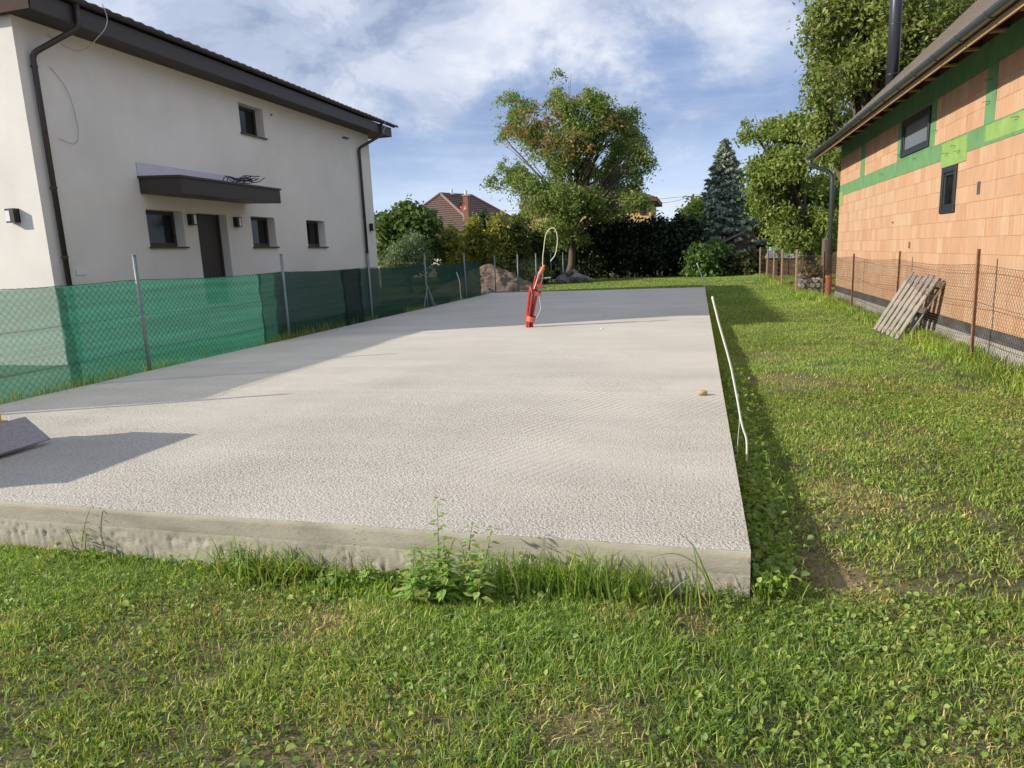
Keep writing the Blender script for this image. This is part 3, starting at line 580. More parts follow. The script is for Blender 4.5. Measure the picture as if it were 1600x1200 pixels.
# eave course: individual tiles
tile_me = None
def tile_mesh():
    m = MB(); n = 8; vs = []
    for x, z in ((0.07, -0.02), (-0.32, 0.105)):
        for k in range(n + 1):
            a = math.pi * k / n; vs.append((x, -math.cos(a) * 0.125, z + math.sin(a) * 0.055))
        for k in range(n + 1):
            a = math.pi * k / n; vs.append((x, -math.cos(a) * 0.115, z + math.sin(a) * 0.040 - 0.012))
    q = 2 * (n + 1)
    fs = []
    for k in range(n): fs += [(k, k + 1, k + 1 + q, k + q), (n + 1 + k + 1, n + 1 + k, n + 1 + k + q, n + 1 + k + 1 + q), (k, n + 1 + k, n + 2 + k, k + 1)]
    m.add(vs, fs); return m
t0 = tile_mesh().build('roof_tile', M['tile'], wh, smooth=False); tile_me = t0.data
off = -Vector(wh.location); ys_t = np.arange(EY0 - 0.05, EY1 + 0.5, 0.262)
for i, y in enumerate(ys_t):
    o = t0 if i == 0 else t0.copy()
    if i: col.objects.link(o); o.parent = wh
    o.location = off + Vector((EX + random.uniform(-.006, .006), float(y), 6.265 + random.uniform(-0.004, 0.004)))
def gutter(x, y0, y1, z, r, mat_, parent, side=1):
    m = MB(); n = 8; vs = []
    for y in (y0, y1):
        for rr in (r, r - 0.006):
            for k in range(n + 1):
                a = math.pi + math.pi * k / n; vs.append((x + math.cos(a) * rr, y, z + math.sin(a) * rr))
    q = 2 * (n + 1); fs = []
    for k in range(n): fs += [(k, k + 1, k + 1 + q, k + q), (n + 1 + k, n + 2 + k, n + 2 + k + q, n + 1 + k + q), (k, k + 1, n + 2 + k, n + 1 + k), (q + k, q + k + 1, q + n + 2 + k, q + n + 1 + k)]
    m.add(vs, fs)
    for y in (y0, y1): m.add([(x + math.cos(math.pi + math.pi * k / n) * r, y, z + math.sin(math.pi + math.pi * k / n) * r) for k in range(n + 1)], [tuple(range(n + 1))])
    m.tube([(x + r, y0, z), (x + r, y1, z)], 0.009, 6)
    return m.build('gutter', mat_, parent, smooth=False)
gutter(EX + 0.065, EY0 - 0.03, EY1 + 0.1, 6.235, 0.065, M['brown_metal'], wh)
def rnd_path(pts, r=0.12, n=5):
    pts = [Vector(p) for p in pts]; out = [pts[0]]
    for i in range(1, len(pts) - 1):
        a, b, c = pts[i - 1], pts[i], pts[i + 1]; p = b + (a - b).normalized() * min(r, (a - b).length / 2); q = b + (c - b).normalized() * min(r, (c - b).length / 2)
        for k in range(n + 1):
            t = k / n; out.append(p * (1 - t) ** 2 + b * 2 * t * (1 - t) + q * t * t)
    return out + [pts[-1]]
for yg, yw in ((10.46, 9.98), (22.44, 21.80)):
    dp = MB().tube(rnd_path([(EX + 0.06, yg, 6.17), (EX + 0.06, yg, 5.80), (HX + 0.08, yw, 5.32), (HX + 0.08, yw, -0.05)], 0.10), 0.048, 10).build('downpipe', M['brown_metal'], wh, smooth=True)
    for z in (5.1, 3.1, 1.9):
        MB().tube([(HX + 0.08, yw, z), (HX + 0.08, yw, z + 0.04)], 0.056, 10).box((HX, yw - 0.012, z + 0.008), (HX + 0.04, yw + 0.012, z + 0.032)).build('pipe_bracket', M['brown_metal'], dp)
# canopy over the door
CY0, CY1 = 12.05, 15.5
cp = MB().prism([(HX, 3.17), (-10.0, 3.12), (-10.0, 3.43), (HX, 3.47)], CY0, CY1).build('door_canopy', M['brown'], wh)
MB().prism([(HX, 3.472), (-9.97, 3.432), (-9.97, 3.475), (HX, 3.52)], CY0 - 0.03, CY1 + 0.03).build('cap_sheet', M['brown_metal'], cp)
MB().box((HX + 0.003, CY0 - 0.02, 3.522), (HX + 0.02, CY1 + 0.03, 3.79)).build('wall_flashing', M['membrane'], cp)
MB().prism([(HX + 0.021, 3.522), (-10.02, 3.477), (-10.02, 3.483), (HX + 0.021, 3.53)], CY0 + 0.02, CY1 - 0.02).build('roof_membrane', M['membrane'], cp)
# wall lamps
def wall_lamp(p, nrm):
    """p = centre on the wall, nrm = 'x' (facing +x) or 'y' (facing -y)"""
    x, y, z = p
    if nrm == 'x':
        o = MB().box((x, y - 0.085, z - 0.12), (x + 0.035, y + 0.085, z + 0.12)).box((x + .036, y - .085, z + .10), (x + .12, y + .085, z + .12)).box((x + .036, y - .085, z - .12), (x + .12, y + .085, z - .10)).box((x + .036, y - .085, z - .0995), (x + .12, y - .012, z + .0995)).box((x + .105, y + .073, z - .0995), (x + .12, y + .085, z + .0995)).build('wall_lamp', M['black'], wh)
        MB().box((x + .037, y - .011, z - .098), (x + .116, y + .072, z + .098)).build('lamp_glass', M['lamp_glass'], o)
    else:
        o = MB().box((x - 0.095, y, z - 0.12), (x + 0.095, y - 0.035, z + 0.12)).box((x - .095, y - .036, z + .09), (x + .095, y - .12, z + .12)).box((x - .095, y - .036, z - .12), (x + .095, y - .12, z - .095)).box((x - .0, y - .036, z - .0945), (x + .095, y - .12, z + .0895)).build('wall_lamp', M['black'], wh)
        MB().box((x - .09, y - .037, z - .093), (x - .001, y - .115, z + .089)).build('lamp_glass', M['lamp_glass'], o)
wall_lamp((HX, 13.40, 2.70), 'x'); wall_lamp((HX, 15.00, 2.70), 'x'); wall_lamp((-11.60, HY0, 2.67), 'y')
wall_lamp((HX, 22.35, 2.77), 'x')
MB().box((HX, 10.23, 1.60), (HX + 0.02, 10.45, 1.70)).build('junction_box', M['lamp_glass'], wh)
MB().tube([(HX + .01, 16.98, 5.55), (HX + .04, 16.98, 5.55)], 0.03, 8).build('vent_cap', M['oldwood'], wh)
MB().box((HX, 20.85, 5.52), (HX + 0.1, 21.15, 5.55)).build('bracket', M['brown_metal'], wh)
def wiggle(pts, k=6, amp=0.02, seed=1):
    r = random.Random(seed); out = []
    pts = [Vector(p) for p in pts]
    for i in range(len(pts) - 1):
        p0 = pts[max(i - 1, 0)]; p1 = pts[i]; p2 = pts[i + 1]; p3 = pts[min(i + 2, len(pts) - 1)]
        for j in range(k):
            t = j / k; v = 0.5 * ((2 * p1) + (-p0 + p2) * t + (2 * p0 - 5 * p1 + 4 * p2 - p3) * t * t + (-p0 + 3 * p1 - 3 * p2 + p3) * t ** 3)
            out.append(v + Vector((r.uniform(-amp, amp), r.uniform(-amp, amp), r.uniform(-amp, amp))) * (0 if i == 0 and j == 0 else 1))
    return out + [pts[-1]]
MB().tube(wiggle([(HX + .015, 10.35, 5.20), (HX + .04, 10.62, 4.85), (HX + .04, 10.72, 4.25), (HX + .04, 10.60, 3.95), (HX + .02, 10.30, 4.0)], 6, 0.004), 0.0035, 5).build('loose_wire', M['cable_d'], wh)
MB().tube(wiggle([(EX + .14, 10.95, 6.32), (EX + .16, 11.0, 6.1), (EX + .10, 10.93, 5.86), (HX + .3, 10.8, 5.55), (HX + .1, 10.6, 5.62), (HX + .02, 10.4, 5.75)], 6, 0.004), 0.009, 5).build('loose_wire', M['cable_w'], wh)
MB().tube(wiggle([(EX + .14, 22.5, 6.42), (EX + .15, 22.52, 6.1), (EX + .1, 22.4, 5.85)], 6, 0.003), 0.010, 5).build('loose_wire', M['cable_w'], wh)
cb = MB()
for k in range(9):
    r = random.Random(k + 3); y0 = 13.9 + r.random() * .4; pts = []
    for i in range(6): pts.append((-10.35 + r.uniform(-.18, .2), y0 + i * 0.2 + r.uniform(-.08, .08), 3.50 + 0.02 * i + abs(r.uniform(0, .17))))
    pts[0] = (pts[0][0], pts[0][1], 3.50); cb.tube(wiggle(pts, 4, 0.006, k), 0.011, 5)
o = cb.build('cable_tangle', M['cable_d']); tag(o, 'tangle of loose dark cable left lying on the canopy over the house door', 'cable')

# ---------------------------------------------------------------- left fence
FX = -7.60; FT = 1.50
fence = thing('netted_fence', 'chain link fence with green shade net between the slab and the white house', 'fence', (FX, 20, 0))
post_ys = [4.98] + [7.99 + 3.545 * k for k in range(11)]
p0 = None
for i, y in enumerate(post_ys):
    h = 1.86 - 0.025 * i if i < 6 else 1.62
    lean = random.uniform(-0.012, 0.012)
    m = MB().tube([(FX + 0.045, y, -0.2), (FX + 0.045 + lean, y + lean, h)], 0.026, 10); m.tube([(FX + 0.045 + lean, y + lean, h + 0.001), (FX + 0.045 + lean, y + lean, h + 0.02)], 0.030, 10)
    m.build('post', M['galv'], fence, smooth=True)
for dy in (-0.55, 0.42, 0.0):
    MB().tube([(FX + 0.085, 18.62, 0.85), (FX + 0.10 + (0.25 if dy == 0 else 0), 18.62 + dy + (0.06 if dy == 0 else 0), 0.0)], 0.017, 8).build('brace', M['galv'], fence)
def netpanel(y0, y1, zt0, zt1, mat_, label, dx=0.0, curve=0.0):
    n = max(4, int((y1 - y0) / 0.07)); k = 26; vs = []
    for j in range(k + 1):
        for i in range(n + 1):
            t = i / n; u = j / k; yy = y0 + (y1 - y0) * t
            if i in (0, n): yy += curve * math.sin(u * 3.0 + i) * 0.5
            zt = zt0 + (zt1 - zt0) * t - 0.025 * math.sin(math.pi * ((yy - 7.99) / 3.545 % 1)) 
            vs.append((FX - 0.025 + dx + 0.014 * math.sin(yy * 3.1 + u * 5) + 0.012 * math.sin(yy * 1.3 + u * 21 + math.sin(yy * 2.7)) + 0.004 * math.sin(yy * 17 + u * 9), yy, 0.02 + (zt - 0.02) * u))
    m = MB(); m.add(vs, [(j * (n + 1) + i, j * (n + 1) + i + 1, (j + 1) * (n + 1) + i + 1, (j + 1) * (n + 1) + i) for j in range(k) for i in range(n)])
    return m.build('shade_net', mat_, fence, smooth=True, label=label)
netpanel(5.0, 6.88, 1.50, 1.50, M['net_a'], 'pale green shade net', 0, 0.1)
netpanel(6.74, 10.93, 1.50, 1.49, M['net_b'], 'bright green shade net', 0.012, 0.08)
netpanel(10.80, 13.95, 1.50, 1.48, M['net_c'], 'green shade net toned darker for the house shadow', 0.0, 0.12)
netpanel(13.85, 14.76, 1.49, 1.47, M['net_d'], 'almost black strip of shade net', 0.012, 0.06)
netpanel(14.66, 24.05, 1.46, 1.42, M['net_c'], 'long run of green shade net toned darker for the house shadow', 0.0, 0.03)
def chain_link(name, x, y0, y1, z0, z1, cell, r, mat_, parent, sag=0.0, ztop=None, hexy=False):
    """zigzag wires, each hooked to the next"""
    cols = int((y1 - y0) / cell); rows = int((z1 - z0) / (cell * (2.5 if hexy else 2))); V = []; T = []
    hz = (z1 - z0) / (rows * 2)
    base = np.array([[0, r], [-0.87 * r, -0.5 * r], [0.87 * r, -0.5 * r]])
    pts = []; ns = rows * 2 + 1
    for c in range(cols):
        yc = y0 + cell * c
        s = 1 if c % 2 == 0 else -1
        k = np.arange(ns); yy = yc + np.where((k + c) % 2 == 0, 0, cell)
        zz = z0 + k * hz
        if hexy:
            # short vertical twist at every node
            yy2 = np.repeat(yy, 2); zz2 = np.repeat(zz, 2).astype(float); zz2[0::2] -= hz * 0.28; zz2[1::2] += hz * 0.28; yy, zz = yy2, zz2
        tt = (zz - z0) / (z1 - z0)
        zz = zz - sag * np.sin(np.pi * (((yy - post_ref[0]) / post_ref[1]) % 1)) * tt
        if slope: zz = zz + (yy - y0) * slope[0] * tt
        xx = x + 0.5 * r * (np.arange(len(yy)) % 2) + 0.01 * np.sin(yy * 2.1 + zz * 3)
        pts.append(np.stack([xx, yy, zz], 1))
    P_ = np.stack(pts); nc, npt, _ = P_.shape
    ring = np.stack([P_ + np.array([b[0], 0, 0]) + np.array([0, b[1], 0]) for b in base], 2)      # (nc, npt, 3, 3)
    V = ring.reshape(-1, 3)
    i0 = (np.arange(nc)[:, None] * npt + np.arange(npt - 1)[None, :]).ravel() * 3
    T = np.concatenate([np.stack([i0 + a, i0 + (a + 1) % 3, i0 + 3 + (a + 1) % 3, i0 + 3 + a], 1) for a in range(3)])
    o = array_mesh(name, V, T, None, mat_, parent, kind='stuff'); return o
post_ref = (7.99, 3.545); slope = (-0.004,)
chain_link('chain_link_mesh', FX + 0.02, 5.0, 24.0, 0.03, 1.53, 0.045, 0.0026, M['wire'], fence, 0.03)
slope = None
chain_link('chain_link_mesh', FX + 0.015, 24.1, 43.3, 0.03, 1.42, 0.06, 0.0016, M['wire'], fence, 0.02)
tw = MB()
for z in (0.55, 1.03, 1.52):
    pts = []
    for i in range(0, 197):
        y = 5.0 + i * 0.195; pts.append((FX + 0.03, y, (z - 0.03 * math.sin(math.pi * (((y - 7.99) / 3.545) % 1)) - (0.0035 * (y - 4.5) * z / 1.5)) + random.uniform(-.004, .004)))
    tw.tube(pts, 0.0028 if z < 1.2 else 0.004, 4)
tw.build('tension_wire', M['wire'], fence)

# ---------------------------------------------------------------- brick house
BX = 3.70; BY1 = 20.8; BY0 = 1.0; PZ = 0.42; CH = 0.2385
bh = thing('brick_house', 'unplastered orange hollow brick house with green render bands at the right', 'house', (7.5, 11, 0))
GB0, GB1 = 2.80, 3.07; GT = 3.80; WT = 4.14
W1 = (13.28, 14.93, 3.11, 3.76); W2 = (11.86, 12.50, 1.98, 2.68)
GX = BX - 0.006
MB().box((BX - 0.02, BY0, -0.2), (BX + 0.4, BY1, 0.27)).build('plinth', M['plinth'], bh)
MB().box((BX - 0.012, BY0, 0.272), (BX + 0.4, BY1 - 0.002, PZ - 0.004)).build('bitumen_strip', M['bitumen'], bh)
# core of the wall, set 12 mm behind the block faces, with holes where windows are
def core():
    m = MB(); ys = sorted({BY0, BY1 - .01, W1[0], W1[1], W2[0], W2[1]}); zs = sorted({PZ - 0.01, WT, W1[2], W1[3], W2[2], W2[3]})
    for j in range(len(ys) - 1):
        for k in range(len(zs) - 1):
            yc, zc = (ys[j] + ys[j + 1]) / 2, (zs[k] + zs[k + 1]) / 2
            if any(w[0] < yc < w[1] and w[2] < zc < w[3] for w in (W1, W2)): continue
            m.box((BX + 0.008, ys[j], zs[k]), (BX + 0.36, ys[j + 1], zs[k + 1]))
    m.build('wall', M['mortar'], bh)
    g = MB().prism([(BX + 0.37, 0), (12.3, 0), (12.3, 4.3), (8.0, 8.4), (BX + 0.37, 4.3)], BY1 - 0.3, BY1 - 0.02); g.build('gable_wall', M['mortar'], bh)
    MB().prism([(BX + 0.37, 0), (12.3, 0), (12.3, 4.3), (8.0, 8.4), (BX + 0.37, 4.3)], BY0, BY0 + 0.3).build('gable_wall', M['mortar'], bh)
    MB().box((12.3, BY0, 0), (12.6, BY1, 4.3)).build('wall', M['mortar'], bh)
core()
bricks = []
def brick_tone(r):
    base = r.choice([(0.50, 0.310, 0.195), (0.505, 0.318, 0.202), (0.495, 0.300, 0.185), (0.51, 0.33, 0.21), (0.485, 0.285, 0.172), (0.515, 0.345, 0.225)])
    k = r.uniform(0.89, 0.98); return tuple(c * k for c in base)
def lay(y0, y1, z0, z1, course, length, seed, y_joint=0.0):
    r = random.Random(seed); n = max(1, round((z1 - z0) / course)); ch = (z1 - z0) / n
    for c in range(n):
        y = y1 - (0.0 if c % 2 == 0 else length / 2)
        cur = y1
        zz0 = z0 + c * ch; zz1 = zz0 + ch
        while cur > y0 + 0.02:
            L_ = length if cur != y1 else (length if c % 2 == 0 else length / 2)
            L_ *= r.choice([1, 1, 1, 1, 0.5]) if r.random() < 0.2 else 1
            nx = max(y0, cur - L_)
            bricks.append((nx + 0.0008, cur - 0.0008, zz0 + 0.0011, zz1 - 0.0011, r.uniform(-0.003, 0.003), brick_tone(r)))
            cur = nx
lay(BY0, BY1, PZ, GB0, CH, 0.25, 5)
panels = [(BY0, 5.2), (5.55, 10.66), (11.0, 13.02), (15.23, 17.97), (18.38, BY1)]
for i, (a, b) in enumerate(panels): lay(a, b, GB1 + 0.004, GT, CH, 0.25, 50 + i)
# openings: drop or trim the blocks that meet a window or the green patch
PATCH = (11.55, 12.62, 2.68, 2.80)
def trim(bl, w):
    out = []
    for (a, b, c, d, o, t) in bl:
        if b <= w[0] or a >= w[1] or d <= w[2] or c >= w[3]: out.append((a, b, c, d, o, t)); continue
        if a < w[0] - 0.02: out.append((a, w[0] - 0.001, c, d, o, t))
        if b > w[1] + 0.02: out.append((w[1] + 0.001, b, c, d, o, t))
        aa, bb = max(a, w[0]), min(b, w[1])
        if c < w[2] - 0.02: out.append((aa, bb, c, w[2] - 0.001, o, t))
        if d > w[3] + 0.02: out.append((aa, bb, w[3] + 0.001, d, o, t))
    return out
for w in (W1, W2, PATCH, (20.38, BY1, 2.56, 2.80)): bricks = trim(bricks, w)
def brick_mb(m, b):
    a, bb, c, d, o, t = b; x = BX - 0.002 + o; e = 0.002
    vs = [(x + e, a, c), (x + e, bb, c), (x + e, bb, d), (x + e, a, d), (x, a + e, c + e), (x, bb - e, c + e), (x, bb - e, d - e), (x, a + e, d - e), (BX + 0.02, a, c), (BX + 0.02, bb, c), (BX + 0.02, bb, d), (BX + 0.02, a, d)]
    m.add(vs, [(4, 7, 6, 5), (0, 4, 5, 1), (1, 5, 6, 2), (2, 6, 7, 3), (3, 7, 4, 0), (8, 0, 1, 9), (9, 1, 2, 10), (10, 2, 3, 11), (11, 3, 0, 8)], t)
vis = [b for b in bricks if b[1] > 8.7]; hid = [b for b in bricks if b[1] <= 8.7]
vis.sort(key=lambda b: -(b[1] - b[0]) * (b[3] - b[2]) / (b[0] ** 2.6))
for b in vis[:300]: m = MB(); brick_mb(m, b); m.build('brick', M['brick'], bh)
m = MB()
for b in vis[300:] + hid: brick_mb(m, b)
m.build('brick_courses', M['brick'], bh, kind='stuff')
# green render strips, 4 mm proud of the blocks
MB().box((GX, BY0, GB0 + 0.002), (BX + 0.02, BY1 - .003, GB1)).build('render_band', M['green'], bh)
MB().box((GX, BY0, GT + 0.003), (BX + 0.02, BY1 - .003, WT)).build('render_band', M['green'], bh)
for a, b in ((5.2, 5.55), (10.66, 11.0), (13.02, 13.278), (14.932, 15.23), (17.97, 18.38)):
    MB().box((GX, a, GB1 + 0.003), (BX + 0.02, b, GT)).build('render_strip', M['green'], bh)
MB().box((GX, 13.279, GB1 + 0.003), (BX + 0.02, 14.931, 3.108)).build('render_strip', M['green'], bh)
MB().box((GX - 0.004, 11.55, 2.684), (BX + 0.02, 12.62, 3.045)).build('render_patch', M['limegreen'], bh)
MB().box((GX - 0.004, 20.38, 2.56), (BX + 0.02, BY1 - .004, 2.90)).build('render_patch', M['limegreen'], bh)
MB().box((GX - 0.003, 9.0, 2.84), (BX + 0.02, 10.9, 3.05)).build('render_patch', M['limegreen'], bh)
def win(w, fr, nm, gl, t, depth):
    a, b, c, d = w; m = MB(); x = BX + depth; a += 0.004; b -= 0.004; c += 0.004; d -= 0.004
    m.box((x, a, c), (x + 0.07, b, c + t)).box((x, a, d - t), (x + 0.07, b, d)).box((x, a, c + t), (x + 0.07, a + t, d - t)).box((x, b - t, c + t), (x + 0.07, b, d - t))
    wo = m.build('window', fr, bh, bevel=0.004)
    s = t * 1.0; a += t; b -= t; c += t; d -= t; t2 = t * 0.55
    MB().box((x + 0.02, a, c), (x + 0.075, b, c + t2)).box((x + 0.02, a, d - t2), (x + 0.075, b, d)).box((x + 0.02, a, c + t2), (x + 0.075, a + t2, d - t2)).box((x + 0.02, b - t2, c + t2), (x + 0.075, b, d - t2)).build('sash', fr, wo, bevel=0.004)
    MB().box((x + 0.045, a + t2, c + t2), (x + 0.055, b - t2, d - t2)).build('pane', gl, wo)
    return wo
win(W1, M['anthracite'], 'window', M['sky_glass'], 0.075, -0.035)
w2 = win(W2, M['anthracite'], 'window', M['glass'], 0.085, -0.03)
# nails and wire ties sticking out of the green strips
tie = MB(); r = random.Random(9)
for y, z in ((10.8, 3.62), (10.83, 3.35), (13.1, 3.5), (15.05, 3.2), (12.0, 2.95), (11.8, 2.85), (12.3, 2.88), (9.9, 3.0), (12.9, 3.3), (16.2, 2.95), (14.0, 3.0)):
    tie.tube([(GX, y, z), (GX - 0.05, y + 0.02, z + 0.004), (GX - 0.055, y + 0.12 + r.uniform(-.03, .04), z + 0.008)], 0.004, 4)
tie.build('wire_tie', M['rustwire'], bh, kind='stuff')
for y, z, w_, h_ in ((10.95, 2.18, 0.10, 0.17),):
    MB().box((BX - 0.008, y, z), (BX - 0.001, y + w_, z + h_)).build('vent_hole', M['bitumen'], bh)
MB().box((BX - 0.03, 14.0, 1.45), (BX - 0.002, 14.03, 1.56)).box((BX - .02, 15.2, 1.93), (BX - .002, 15.3, 1.96)).build('wall_nail', M['rust'], bh)
# roof with open eaves
k = 0.935; RX = 3.02; RZ = 3.94; Y0R, Y1R = 0.4, 21.25
def roof_z(x): return RZ + (x - RX) * k
m = MB().prism([(RX, RZ), (8.0, roof_z(8.0)), (8.0, roof_z(8.0) - 0.06), (RX, RZ - 0.06)], Y0R, Y1R); m.build('roof', M['shingle'], bh)
MB().prism([(12.98, RZ), (8.0, roof_z(8.0)), (8.0, roof_z(8.0) - 0.06), (12.98, RZ - 0.06)], Y0R, Y1R).build('roof', M['shingle'], bh)
# shingle courses as thin overlapping butts
m = MB()
for i in range(44):
    x = RX + 0.11 * i; z = roof_z(x); m.prism([(x, z + 0.001), (x + 0.11, z + 0.11 * k + 0.001), (x + 0.11, z + 0.11 * k + 0.003), (x - 0.004, z + 0.012)], Y0R, Y1R)
m.build('shingle_courses', M['shingle'], bh, kind='stuff')
MB().prism([(RX + 0.02, RZ - 0.062), (7.9, roof_z(7.9) - 0.062), (7.9, roof_z(7.9) - 0.085), (RX + 0.02, RZ - 0.085)], Y0R + .02, Y1R - .02).build('roof_boarding', M['stained'], bh)
rb = []
MB().box((BX + 0.0, Y0R + .1, 4.142), (BX + 0.03, BY1, 4.49)).build('eave_board', M['stained'], bh)
for i in range(24):
    y = 20.95 - 0.87 * i
    if y < 0.6: break
    rb.append(MB().prism([(RX + 0.05, RZ - 0.087 + .03), (BX + 0.6, roof_z(BX + 0.6) - 0.09), (BX + 0.6, roof_z(BX + 0.6) - 0.26), (BX + 0.05, 4.15), (BX - 0.14, 4.145), (RX + 0.05, RZ - 0.125)], y - 0.05, y + 0.05).build('rafter', M['stained'] , bh))
    MB().box((BX - 0.20, y - 0.055, 4.118), (BX - 0.008, y + 0.055, 4.143)).build('rafter_block', M['wood'], bh)
for a in np.arange(Y0R, Y1R, 1.74):
    MB().box((RX + 0.012, a + 0.004, RZ - 0.135), (RX + 0.035, min(a + 1.736, Y1R), RZ - 0.065)).build('fascia_board', M['wood'], bh)
gutter(RX - 0.062, Y0R - 0.05, Y1R + 0.08, RZ - 0.005, 0.072, M['zinc'], bh)
for a in np.arange(1, 21.2, 0.87):
    m = MB(); n = 8; x = RX - 0.062; z = RZ - 0.005; pts = [(x + math.cos(math.pi + math.pi * q / n) * 0.077, a, z + math.sin(math.pi + math.pi * q / n) * 0.077) for q in range(n + 1)]
    m.tube(pts, 0.008, 5); m.build('gutter_bracket', M['zinc'], bh)
dp = MB().tube(rnd_path([(RX - .06, 21.0, RZ - .10), (RX - .06, 21.0, 3.70), (3.40, 20.95, 3.50), (3.52, 20.92, 3.38), (3.53, 20.9, 0.64)], 0.09), 0.055, 10).build('downpipe', M['zinc'], bh, smooth=True)
MB().tube([(3.53, 20.9, 0.0), (3.53, 20.9, 0.70)], 0.075, 12).tube([(3.53, 20.9, 0.62), (3.53, 20.9, 0.705)], 0.088, 12).build('drain_pipe', M['terracotta'], dp)
fl = MB().tube([(5.04, 21.75, 3.5), (5.04, 21.75, 12.2)], 0.155, 20).build('flue_pipe', M['flue'], bh, smooth=True)
for z in (5.95, 7.2, 8.4, 9.6): MB().tube([(5.04, 21.75, z), (5.04, 21.75, z + 0.035)], 0.160, 20).build('flue_joint', M['flue'], fl, smooth=True)

# ---------------------------------------------------------------- right fence
rfence = thing('rusty_wire_fence', 'low rusty hexagonal wire fence with thin posts in front of the brick house', 'fence', (3.45, 20, 0))
rp = [(3.45, 6.4, 1.45), (3.45, 10.03, 1.46), (3.45, 13.68, 1.41), (3.45, 17.35, 1.33), (3.43, 21.0, 1.36), (3.05, 23.6, 1.42), (3.10, 28.0, 1.42), (3.10, 31.0, 1.40), (3.15, 34.4, 1.42), (3.10, 37.6, 1.45)]
for i, (x, y, h) in enumerate(rp):
    ln = random.uniform(-.02, .02); w = 0.026 if i < 5 else 0.035
    if i < 5:
        m = MB(); m.beam((x, y, -0.1), (x + ln, y + 0.02, h), w * 1.5, 0.006).beam((x - w * .72, y, -0.1), (x + ln - w * .72, y + 0.02, h), 0.006, w * 1.2, (0, 1, 0.01)); m.build('post', M['rust'], rfence)
    else: MB().beam((x, y, -0.1), (x + ln, y + 0.02, h), 0.07, 0.07, (0, 1, 0.01)).build('post', M['lightpost'], rfence, bevel=0.01)
post_ref = (10.03, 3.65); slope = None
chain_link('hexagonal_wire_mesh', 3.44, 6.5, 21.0, 0.03, 1.26, 0.034, 0.0021, M['rustwire'], rfence, 0.05, hexy=True)
def diag_mesh(x0, y0, x1, y1):
    n = int(math.hypot(x1 - x0, y1 - y0) / 0.10); m = MB()
    for i in range(n):
        for s in (0, 1):
            pts = [(x0 + (x1 - x0) * (i + (j % 2) ) / n, y0 + (y1 - y0) * (i + (j % 2)) / n, 0.03 + j * 0.1) for j in range(13)]
        m.tube(pts, 0.0022, 3, cap=False)
    return m
mm = MB()
for (a, b) in zip(rp[4:-1], rp[5:]): q = diag_mesh(a[0], a[1], b[0], b[1]); mm.add(q.v, q.f)
mm.build('wire_mesh', M['rustwire'], rfence, kind='stuff')
tw = MB()
for z in (0.35, 0.80, 1.27):
    pts = []
    for i in range(70):
        y = 6.5 + i * 0.2086; pts.append((3.44, y, z - 0.045 * math.sin(math.pi * (((y - 10.03) / 3.65) % 1)) + random.uniform(-.004, .004)))
    tw.tube(pts, 0.003, 4)
for (a, b) in zip(rp[4:-1], rp[5:]): tw.tube([(a[0], a[1], 1.25), ((a[0] + b[0]) / 2, (a[1] + b[1]) / 2, 1.22), (b[0], b[1], 1.25)], 0.003, 4)
tw.build('tension_wire', M['rustwire'], rfence)

# pallet leaning on the plinth
pal = thing('wooden_pallet', 'weathered grey slatted wooden pallet leaning against the brick house behind the wire fence', 'pallet', (3.3, 12.9, 0))
PU = Vector((0.42, -0.25, 0.90)).normalized(); PV = Vector((0.08, -1.0, -0.03)).normalized(); PN = PU.cross(PV).normalized()
if PN.x > 0: PN = -PN
PO = Vector((3.14, 13.42, 0.02)); PL, PW = 1.12, 1.18
def slat(o, u, v, lu, lv, t, name, mat_=M['oldwood']):
    vs = []
    for c in (0, t):
        for a, b in ((0, 0), (lu, 0), (lu, lv), (0, lv)): vs.append(o + u * a + v * b + PN * c)
    m = MB(); m.add(vs, [(0, 1, 2, 3), (7, 6, 5, 4), (0, 4, 5, 1), (1, 5, 6, 2), (2, 6, 7, 3), (3, 7, 4, 0)]); return m.build(name, mat_, pal, bevel=0.003)
for i in range(6): slat(PO + PV * (i * 0.212) + PN * 0.1, PU, PV, PL + random.uniform(-.03, .03), 0.125, 0.022, 'slat')
for a in (0.03, 0.52, 0.98): slat(PO + PU * a + PN * 0.0, PU, PV, 0.10, PW, 0.098, 'stringer')
for i in (0, 2.5, 5): slat(PO + PV * (i * 0.212) - PN * 0.024, PU, PV, PL, 0.11, 0.022, 'slat')

# ---------------------------------------------------------------- conduits in the slab
SZ = SL['z']
cd = thing('conduit_bundle', 'leaning bundle of red corrugated conduits taped together standing on the slab', 'conduit', (-3.13, 12.85, SZ))
def conduit(path, r):
    m = MB(); pts = []; rad = []
    P_ = wiggle(path, 26, 0.0005)
    for i, p in enumerate(P_): pts.append(p); rad.append(r * (1.0 if i % 2 == 0 else 0.86))
    return m.tube(pts, rad, 10)
for k, (dx, dy, tx, tz) in enumerate(((-0.05, 0.0, -0.04, 1.02), (0.005, -0.045, 0.0, 1.22), (0.05, 0.01, 0.05, 1.38), (0.0, 0.05, 0.01, 1.15), (-0.03, -0.04, -0.05, 0.9))):
    bx, by = -3.13 + dx, 12.85 + dy
    conduit([(bx, by, SZ - 0.02), (bx + 0.01, by, SZ + 0.18), (bx * 1 + 0.06 + tx * .3, by - 0.02, SZ + 0.45), (bx + 0.13 + tx * .5, by - 0.05, SZ + 0.75), (bx + 0.19 + tx, by - 0.08, tz)], 0.027).build('conduit', M['red'], cd, smooth=True)
